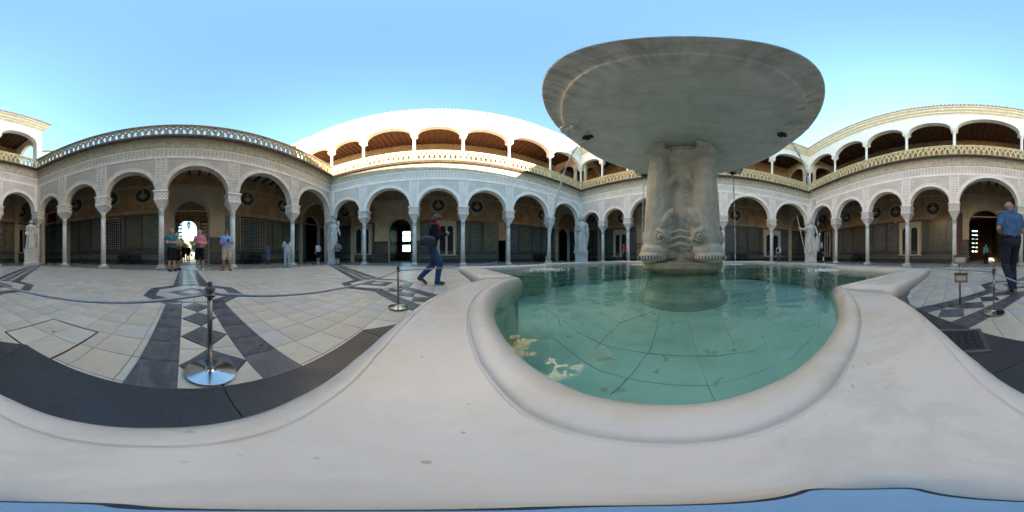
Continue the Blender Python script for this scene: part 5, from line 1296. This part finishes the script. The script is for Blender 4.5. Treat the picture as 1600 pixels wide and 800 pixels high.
# ------------------------------------------------------------------ statues on plinths in the four corners
def statue(label, px, d, ph, pw, H, build_arms, extras=None, turn=180):
    v = px_dir(px)*d; rz = -px_ang(px) + R(turn)
    root = thing('statue', label, 'statue', (v.x, v.y, 0), rz, 'marble statues in the courtyard corners')
    b = MB(); b.box((-pw/2-.05, -pw/2-.05, 0), (pw/2+.05, pw/2+.05, ph*.16)); b.box((-pw/2, -pw/2, ph*.16), (pw/2, pw/2, ph*.90)); b.box((-pw/2-.045, -pw/2-.045, ph*.90), (pw/2+.045, pw/2+.045, ph))
    b.frustum((0, 0), pw/2+.04, pw/2, ph*.16, ph*.2); b.build('plinth', [m_ped], root)
    k = H/1.78; B = Blob(); X = MB()
    # robe: a fluted loft, belted, flaring to the ground
    lv = [(0.0, .27, .23), (.04, .275, .235), (.3, .245, .21), (.6, .225, .195), (.85, .215, .185), (1.0, .185, .155), (1.08, .175, .14), (1.16, .195, .15), (1.30, .215, .155), (1.40, .225, .135), (1.47, .16, .10), (1.50, .08, .075)]
    n = 72; ring = []
    for i, (z, rx, ry) in enumerate(lv):
        am = .055*max(0, 1-z/1.3) + (.014 if z < 1.4 else 0)
        for j in range(n):
            t = 2*math.pi*j/n; f = 1.1*(math.sin(t*8 + .8*math.sin(z*3) + z*1.1)*.65 + math.sin(t*13 + z*2)*.35)
            r = 1 + am*f/.2; X.v.append(((rx*math.cos(t))*r + .02*math.sin(z*2.2), ry*math.sin(t)*r, z))
    for i in range(len(lv)-1):
        for j in range(n): j2 = (j+1) % n; X.f.append((i*n+j, i*n+j2, (i+1)*n+j2, (i+1)*n+j)); X.m.append(0)
    X.f.append(tuple(range(n))[::-1]); X.f.append(tuple((len(lv)-1)*n+j for j in range(n)))
    # mantle folds across the hips and from the shoulder, feet, belt
    for a in range(3): B.chain([(-.20, .02, 1.12-a*.05), (-.08, .17, .98-a*.07), (.10, .18, .88-a*.07), (.22, .04, .98-a*.04)], [.026, .03, .03, .022])
    B.chain([(.20, .02, 1.40), (.10, .15, 1.22), (-.05, .16, 1.10)], [.03, .026, .02]); B.chain([(-.20, .0, 1.40), (-.10, .15, 1.25), (.0, .16, 1.12)], [.03, .024, .02])
    B.chain([(-.17, .03, 1.06), (0, .16, 1.05), (.17, .03, 1.06)], [.022]*3)
    B.chain([(.05, .15, .86), (.09, .21, .5), (.07, .23, .06)], [.06, .06, .035]); B.chain([(-.09, .17, .03), (-.10, .30, .03)], [.045, .035]); B.chain([(.10, .18, .03), (.12, .29, .03)], [.045, .035])
    for s in (-1, 1): B.ell((s*.085, .115, 1.29), (.075, .065, .07))
    B.cap((0, 0, 1.45), (0, .01, 1.55), .06, .055)
    hc = Vector((0, .015, 1.635)); B.ell(hc, (.078, .096, .112)); B.ell(hc + Vector((0, .03, -.055)), (.056, .062, .056)); B.chain([hc + Vector((0, .092, .02)), hc + Vector((0, .116, -.022))], [.011, .016]); B.cap(hc + Vector((-.018, .088, -.055)), hc + Vector((.018, .088, -.055)), .010)
    for s in (-1, 1): B.cap(hc + Vector((s*.014, .09, .03)), hc + Vector((s*.045, .08, .028)), .010); B.ell(hc + Vector((s*.03, .084, .008)), (.014, .01, .009)); B.chain([hc + Vector((s*.05, .03, .085)), hc + Vector((s*.085, -.005, .0)), hc + Vector((s*.07, -.06, -.07))], [.035, .032, .03])
    B.ell(hc + Vector((0, -.03, .03)), (.09, .09, .098)); B.ell(hc + Vector((0, -.11, -.02)), (.045, .04, .045))
    build_arms(B)
    me = B.mesh('figure', [m_stat], .010, 1, X)
    fg = link('figure', me, root, (0, 0, ph)); fg.scale = (k, k, k)
    if extras: extras(root, k, ph)
    return root
def armsDA(B):      # one arm bent holding a disc at the hip, the other holding up the mantle
    B.chain([(.215, 0, 1.40), (.275, -.02, 1.14), (.24, .16, .96)], [.062, .052, .04]); hand(B, (.24, .16, .96), (-.1, .5, -.6), (-1, 0, 0), 1.1, .8, 1)
    B.chain([(-.215, 0, 1.40), (-.29, .0, 1.13), (-.27, .10, .90)], [.062, .052, .04]); hand(B, (-.27, .10, .90), (0, .2, -1), (1, 0, 0), 1.1, .6, -1)
    B.chain([(-.26, .05, .95), (-.25, .06, .5), (-.22, .04, .1)], [.06, .055, .05])
def exDA(root, k, ph):
    b = MB(); o_ = Vector((.215*k, .235*k, ph+.93*k)); n = 24
    b.add([(o_.x+.135*k*math.cos(6.2832*i/n), o_.y+.03*k, o_.z+.135*k*math.sin(6.2832*i/n)) for i in range(n)] + [(o_.x+.135*k*math.cos(6.2832*i/n), o_.y-.02*k, o_.z+.135*k*math.sin(6.2832*i/n)) for i in range(n)], [tuple(range(n))[::-1], tuple(range(n, 2*n))] + [(i, (i+1) % n, n+(i+1) % n, n+i) for i in range(n)])
    b.build('disc', [m_stat], root)
statue('marble statue of a robed woman holding a round disc at her hip', 48.5, 12.35, 1.18, .98, 2.26, armsDA, exDA)
def armsAB(B):      # long staff arm straight down, other raised with a bunch on the shoulder
    B.chain([(.215, 0, 1.40), (.29, 0, 1.14), (.31, .08, .90)], [.062, .05, .038]); hand(B, (.31, .08, .90), (0, .1, -1), (-1, 0, 0), 1.1, .8, 1)
    B.chain([(-.215, 0, 1.40), (-.29, .0, 1.13), (-.34, .12, .92)], [.062, .052, .04]); hand(B, (-.34, .12, .92), (-.1, .5, -.8), (1, 0, 0), 1.1, .5, -1)
    B.chain([(-.24, -.02, 1.38), (-.27, .0, 1.52), (-.26, .0, 1.66)], [.06, .07, .05]); B.ell((-.25, .02, 1.58), (.07, .06, .09))
    B.chain([(-.07, -.06, 1.70), (-.10, -.07, 1.5), (-.14, -.08, 1.3)], [.05, .06, .05]); B.chain([(.07, -.06, 1.70), (.10, -.07, 1.5), (.14, -.08, 1.3)], [.05, .06, .05])
def exAB(root, k, ph):
    b = MB(); b.tube([(.33*k, .12*k, ph+.02), (.33*k, .12*k, ph+.98*k)], .022*k, 8); b.sphere((.33*k, .13*k, ph+.07*k), .075*k, 10, 7); b.build('torch', [m_stat], root)
statue('marble statue of a veiled woman behind the man in plaid, torch lowered', 521.5, 13.2, 1.10, .90, 2.55, armsAB, exAB)
def armsBC(B):
    B.chain([(.215, 0, 1.40), (.285, .0, 1.14), (.16, .18, 1.06)], [.064, .054, .042]); hand(B, (.16, .18, 1.06), (-1, .3, -.1), (0, 0, 1), 1.1, .8, 1)
    B.chain([(-.215, 0, 1.40), (-.29, .0, 1.13), (-.27, .08, .88)], [.064, .054, .042]); hand(B, (-.27, .08, .88), (0, .1, -1), (1, 0, 0), 1.1, .6, -1)
    B.chain([(-.26, -.02, 1.35), (-.30, -.05, .9), (-.24, -.05, .35)], [.06, .075, .05]); B.chain([(.24, .0, 1.36), (.28, .02, .9), (.25, .05, .4)], [.055, .06, .045])
statue('tall marble statue in straight falling folds beside the left water jet', 908.5, 16.9, .92, 1.22, 3.95, armsBC)
def armsCD(B):      # raised arm with spear, other on the rim of a shield
    B.chain([(.215, 0, 1.41), (.33, .03, 1.24), (.52, .10, 1.30)], [.062, .052, .04]); hand(B, (.52, .10, 1.30), (.7, .2, .25), (0, .6, -.4), 1.15, 1.3, 1)
    B.chain([(-.215, 0, 1.40), (-.31, .0, 1.16), (-.345, .10, .98)], [.062, .052, .04]); hand(B, (-.345, .10, .98), (-.2, .4, -.6), (.3, .5, -.4), 1.15, 1.0, -1)
    B.ell((0, -.01, 1.70), (.10, .12, .09)); B.chain([(0, .12, 1.75), (0, .05, 1.83), (0, -.08, 1.83), (0, -.15, 1.72)], [.022, .03, .035, .03])
def exCD(root, k, ph):
    b = MB(); b.tube([(.28*k, .22*k, ph+.03), (.585*k, .17*k, ph+1.38*k), (.69*k, .15*k, ph+1.86*k)], .018*k, 8); b.lathe([(.001, 0), (.03*k, .03*k), (.001, .14*k)], 6, (0, 0)); 
    for i in range(len(b.v)-18, len(b.v)): x, y, z = b.v[i]; b.v[i] = (x+.69*k, y+.15*k, z+ph+1.85*k)
    b.build('spear', [m_stat], root)
    B = Blob(); 
    B.ell((0, 0, 0), (.17, .05, .42)); B.ell((0, .03, 0), (.10, .05, .28))
    o = link('shield', B.mesh('shield', [m_stat], .014, 3), root, (-.345*k, .20*k, ph+.50*k), rz=R(28)); o.scale = (k, k, k)
statue('marble statue of a helmeted woman with spear and oval shield', 1267, 17.2, .93, 1.15, 3.62, armsCD, exCD)

# ------------------------------------------------------------------ rope barrier
def stanchion(p, label, h=.522):
    root = thing('rope_post', label, 'rope post', (p.x, p.y, 0), random.uniform(0, 3), 'steel rope posts around the fountain')
    z = .0135; b = MB(); b.lathe([(.118, z), (.121, z+.006), (.119, z+.011), (.08, z+.018), (.03, z+.028), (.020, z+.038)], 72); b.build('base', [m_chrome], root)
    b = MB(); b.lathe([(.0125, z+.04), (.0125, h-.05)], 14); b.build('pole', [m_brush], root, smooth=True)
    b = MB(); b.lathe([(.013, h-.055), (.024, h-.052), (.026, h-.04), (.018, h-.034), (.018, h-.024), (.025, h-.02), (.025, h-.008), (.013, h-.004), (.011, h+.018), (.004, h+.021)], 14); b.build('cap', [m_brush], root)
    return root
def atpx(px, d): v = px_dir(px)*d; return Vector((v.x, v.y, 0))
P1 = atpx(328, .745); P2 = atpx(622, 1.98); P3 = atpx(1553, 1.78)
stanchion(P1, 'steel rope post nearest the camera, its round base mirroring blue sky'); stanchion(P2, 'thin steel rope post beside the walking woman with the red scarf'); stanchion(P3, 'steel rope post in front of the man in the blue polo')
far = []
P4 = atpx(777, 4.6); P5 = atpx(1408, 3.9)
stanchion(P4, 'steel rope post behind the left corner of the fountain rim'); stanchion(P5, 'steel rope post behind the right corner of the fountain rim')
m_rope = plain('sky_tinted_rope_cover', (.36, .42, .50), .22, .12, 30, .5)  # grey cover tinted blue, the reflected sky put into the colour
def rope(a, c, label, sag, ha=.487, hc=.487):
    pts = []
    for i in range(25): t = i/24; q = a.lerp(c, t); pts.append((q.x, q.y, ha+(hc-ha)*t - sag*4*t*(1-t)))
    b = MB(); b.tube(pts, .0075, 8); o = b.build('barrier_rope', [m_rope], None, smooth=True); tag(o, label, 'rope', 'barrier ropes round the fountain')
    for i, e in ((0, pts[0]), (1, pts[-1])): s = MB(); s.sphere(e, .016, 8, 6); s.build('end_clip', [m_brush], o)
rope(P1, P2, 'grey barrier rope running right from the nearest post to the thin post', .05)
rope(P3, P1, 'grey barrier rope crossing the picture edge to the nearest post', .06)
rope(P2, P4, 'grey barrier rope passing behind the walking woman to the rim corner', .02)
rope(P5, P3, 'grey barrier rope behind the rim corner, ending at the post by the man', .02)
# information sign on its own stand
p = atpx(1500, 2.06); sg = thing('sign_stand', 'slim steel stand with two small notice plates, beside the rope post', 'sign', (p.x, p.y, 0), -px_ang(1500))
b = MB(); b.lathe([(.145, .0), (.148, .008), (.14, .014), (.03, .022), (.016, .03)], 64); b.build('base', [m_brush], sg)
b = MB(); b.lathe([(.011, .025), (.011, .66)], 12); b.build('pole', [m_brush], sg, smooth=True)
m_plate = plain('notice_plate', (.20, .205, .18), .5, .1, 8); m_pr = plain('notice_print', (.48, .48, .44), .7, .05)
for zc, h_, xo, nm in ((.615, .105, 0, 'upper_plate'), (.385, .12, .012, 'lower_plate')):
    b = MB(); b.box((xo-.082, -.03, zc-h_/2), (xo+.082, -.016, zc+h_/2), 0); b.box((xo-.087, -.034, zc+h_/2-.012), (xo+.087, -.014, zc+h_/2+.004), 2); b.box((xo-.06, -.0315, zc-.032), (xo+.06, -.030, zc+.025), 1); b.box((-.008, -.016, zc-.02), (.008, 0, zc+.02), 2)
    b.build('notice_plate', [m_plate, m_pr, m_brush], sg)

# ------------------------------------------------------------------ benches under the arcades
def mesh_bench():
    fr, se, bk = MB(), [], []
    for x in (-.86, -.01, .86):
        for y in (-.18, .22): fr.box((x-.03, y-.03, 0), (x+.03, y+.03, .43 if y < 0 else .86))
        fr.box((x-.028, -.21, .40), (x+.028, .25, .45)); fr.box((x-.029, -.20, .60), (x+.029, .22, .645)); fr.box((x-.027, -.20, .43), (x+.027, -.16, .60))
    fr.box((-.85, .0, .41), (.85, .04, .44))
    for i in range(4): b = MB(); b.box((-.92, -.22+i*.105, .45), (.92, -.13+i*.105, .475)); se.append(b.mesh('seat_slat', [m_iron]))
    for i in range(3): b = MB(); b.box((-.92, .19, .54+i*.115), (.92, .215, .62+i*.115)); bk.append(b.mesh('back_slat', [m_iron]))
    return fr.mesh('frame', [m_iron]), se, bk
BF, BS, BK = mesh_bench()
def bench(k, px0, px1, label):
    f = FR[k]; s = (f.s(px0, DEP-.5)+f.s(px1, DEP-.5))/2; v = f.world(s, DEP-.45)
    o = thing('bench', label, 'bench', (v.x, v.y, 0), f.rz, 'dark iron benches along the gallery walls')
    link('frame', BF, o)
    for me in BS: link('seat_slat', me, o)
    for me in BK: link('back_slat', me, o)
bench('A', 177, 226, 'dark bench below the tiled wall left of the garden doorway')
bench('A', 378, 410, 'dark bench below the lattice window beside the person in the sun hat')
bench('B', 829, 862, 'dark bench in the gallery below the sunlit upper floor')
bench('C', 1138, 1172, 'dark bench in the gallery seen beside the fountain stem')
bench('D', 1332, 1350, 'dark bench in the gallery behind the spear statue')
b = MB(); f = FR['A']; v = f.world(f.s(295, 9.0), 9.0); lz = FR['A'].z(295, 352, 9.0)
la = thing('hanging_lantern', 'dark metal lantern hanging in the garden passage over the doorway', 'lantern', (v.x, v.y, lz), f.rz)
b.lathe([(.02, .42), (.10, .34), (.22, .26), (.24, .22), (.20, .22)], 6); b.lathe([(.14, -.30), (.10, -.34), (.03, -.42), (.01, -.46)], 6)
for i in range(6): a = i*math.pi/3; b.tube([(.22*math.cos(a), .22*math.sin(a), .23), (.14*math.cos(a), .14*math.sin(a), -.31)], .014, 5)
b.tube([(0, 0, .42), (0, 0, 5.65-lz)], .012, 5); b.build('frame', [m_iron], la)
b = MB(); b.lathe([(.195, .21), (.125, -.29)], 6); 
gm = NT('lantern_glass'); gm.base((.5, .45, .35), .3, .5); gm.p.inputs['Alpha'].default_value = .5; b.build('glass', [gm.m], la)

# ------------------------------------------------------------------ what shows beyond the doors and roofs
f = FR['A']
v = f.world(f.s(293, 62), 62); hs = thing('garden_house', 'bright white house wall closing the garden beyond the doorway', 'house', (v.x, v.y, 0), f.rz)
b = MB(); ops = [(-7, -6, 5.2, 7.2, 0), (-2.6, -1.6, 5.2, 7.2, 0), (1.6, 2.6, 5.2, 7.2, 0), (6, 7, 5.2, 7.2, 0)]
pierced(b, -16, 16, 0, 9.4, 0, .5, ops, 0, 0, 8); b.box((-16, .5, 0), (16, 9, 9.4), 0); b.build('wall', [plain('garden_limewash', (.46, .42, .36), .9)], hs)
b = MB(); b.box((-16.2, -.2, 9.4), (16.2, 9, 9.7)); b.box((-16.1, -.12, 4.2), (16.1, -.001, 4.5)); b.build('cornice', [m_cornice], hs)
for o in ops: b = MB(); b.quad((o[0], .3, o[2]), (o[1], .3, o[2]), (o[1], .3, o[3]), (o[0], .3, o[3]), 0); b.box((o[0], .2, (o[2]+o[3])/2-.03), (o[1], .3, (o[2]+o[3])/2+.03), 1); b.box(((o[0]+o[1])/2-.03, .195, o[2]), ((o[0]+o[1])/2+.03, .297, o[3]), 1); b.build('window', [m_dark, m_wood], hs)
m_leaf = NT('leaf'); _c = m_leaf.ramp(m_leaf.n('NewGeometry').outputs['Random Per Island'], [(0, (.035, .085, .015)), (.6, (.065, .14, .03)), (1, (.11, .18, .05))]); m_leaf.base(_c, .5, .4); m_leaf = m_leaf.m
m_bark = plain('bark', (.16, .12, .085), .95, .3, 10, .2, bump=.5)
def tree(label, pos, h, r, seed, group):
    rr = random.Random(seed); o = thing('orange_tree', label, 'tree', pos, 0, group)
    b = MB(); b.tube([(0, 0, 0), (.04, .02, h*.25), (0, .05, h*.5), (.05, 0, h*.75)], [.14, .11, .09, .03], 8)
    for i in range(9):
        a = rr.uniform(0, 6.28); z = h*rr.uniform(.32, .6); e = (r*.75*math.cos(a), r*.75*math.sin(a), z+h*rr.uniform(.12, .34)); b.tube([(0, .03, z), (e[0]*.5, e[1]*.5, z+.3*(e[2]-z)), e], [.05, .035, .012], 6)
    b.build('trunk', [m_bark], o)
    b = MB(); cl = [(rr.gauss(0, r*.45), rr.gauss(0, r*.45), h*.66+rr.gauss(0, h*.13), rr.uniform(.25, .5)*r) for _ in range(26)]
    for i in range(2600):
        cx, cy, cz, q = rr.choice(cl); u = Vector((rr.gauss(0, 1), rr.gauss(0, 1), rr.gauss(0, 1))).normalized()*q*rr.random()**.4; c = Vector((cx, cy, cz))+u
        t = Vector((rr.gauss(0, 1), rr.gauss(0, 1), rr.gauss(0, .6))).normalized(); w_ = t.cross(Vector((rr.gauss(0, 1), rr.gauss(0, 1), 1))).normalized(); s = rr.uniform(.05, .10)
        b.add([c-t*s*1.5, c+w_*s*.6, c+t*s*1.5, c-w_*s*.6], [(0, 1, 2, 3)])
    b.build('crown', [m_leaf], o)
v1 = f.world(f.s(283.5, 19), 19); v2 = f.world(f.s(304.5, 22), 22); v3 = f.world(f.s(298, 44), 44)
tree('round green orange tree left of the path in the garden beyond the doorway', (v1.x, v1.y, 0), 3.9, 1.1, 3, 'orange trees in the garden')
tree('small green orange tree behind the shoulder of the man in pink', (v2.x, v2.y, 0), 3.2, 1.05, 5, 'orange trees in the garden')
fD = FR['D']; v4 = fD.world(fD.s(1523, 22), 22)
tree('added orange tree dimming the window slit of the far doorway', (v4.x, v4.y, 0), 5.6, 2.1, 9, 'orange trees in the garden')  # added tree, planted there to darken the bright window slit
# pale house with a green tiled roof peeping over the left end of wing A
v = px_dir(76)*27; z_ = lambda y_: HC + 27*math.tan(R((400-y_)*.225)); h2 = thing('neighbour_house', 'pale house with a green tiled roof peeping over the parapet beside the gallery end', 'house', (v.x, v.y, 0), -px_ang(76))
b = MB(); b.box((-2.2, 0, 0), (2.2, 5, z_(236.5))); b.build('wall', [m_white], h2)
b = MB(); b.add([(-2.5, -.3, z_(237)), (2.5, -.3, z_(237)), (2.5, 2.5, z_(231)), (-2.5, 2.5, z_(231)), (2.5, 5.3, z_(237)), (-2.5, 5.3, z_(237))], [(0, 1, 2, 3), (3, 2, 4, 5), (0, 3, 5), (1, 4, 2), (0, 5, 4, 1)])
for i in range(15): x = -2.5+i*.357; b.tube([(x, -.36, z_(237)+.03), (x, 2.5, z_(231)+.05)], .09, 6)
b.build('roof', [plain('green_glazed_tile', (.05, .16, .11), .35, .2, 8)], h2)
# ridge of the roof behind the left end of the sunlit wing, with its small finial
f = FR['B']; v = f.world(f.s(476, 5.2), 5.2); d_ = Vector((v.x, v.y)).length; zz = lambda y_: HC + d_*math.tan(R((400-y_)*.225))
h3 = thing('roof_turret', 'low tiled roof end with a thin finial over the left end of the sunlit wing', 'roof turret', (v.x, v.y, 0), -px_ang(476))
b = MB(); b.box((-1.2, 0, ZSL), (2.0, 2.6, zz(222))); b.build('wall', [m_white], h3)
b = MB(); b.add([(-2.0, -.3, zz(229)), (1.0, -.3, zz(214)), (1.0, 3, zz(214)), (-2.0, 3, zz(229)), (2.2, -.3, zz(221)), (2.2, 3, zz(221))], [(0, 1, 2, 3), (1, 4, 5, 2), (0, 4, 1), (3, 2, 5), (0, 3, 5, 4)])
for i in range(9): t = i/8; b.tube([(-2.0+3*t, -.38, zz(229)+(zz(214)-zz(229))*t+.02), (-2.0+3*t, 1.2, zz(229)+(zz(214)-zz(229))*t+.02)], .07, 6)
b.build('roof', [m_roof], h3)
b = MB(); b.tube([(.8, 0, zz(215)), (.8, 0, zz(205))], .02, 5); b.sphere((.8, 0, zz(211)), .09, 8, 6); b.build('finial', [m_iron], h3)
print('objects', len(bpy.data.objects), 'tris', sum(sum(len(p.vertices)-2 for p in o.data.polygons) for o in bpy.data.objects if o.type == 'MESH'))
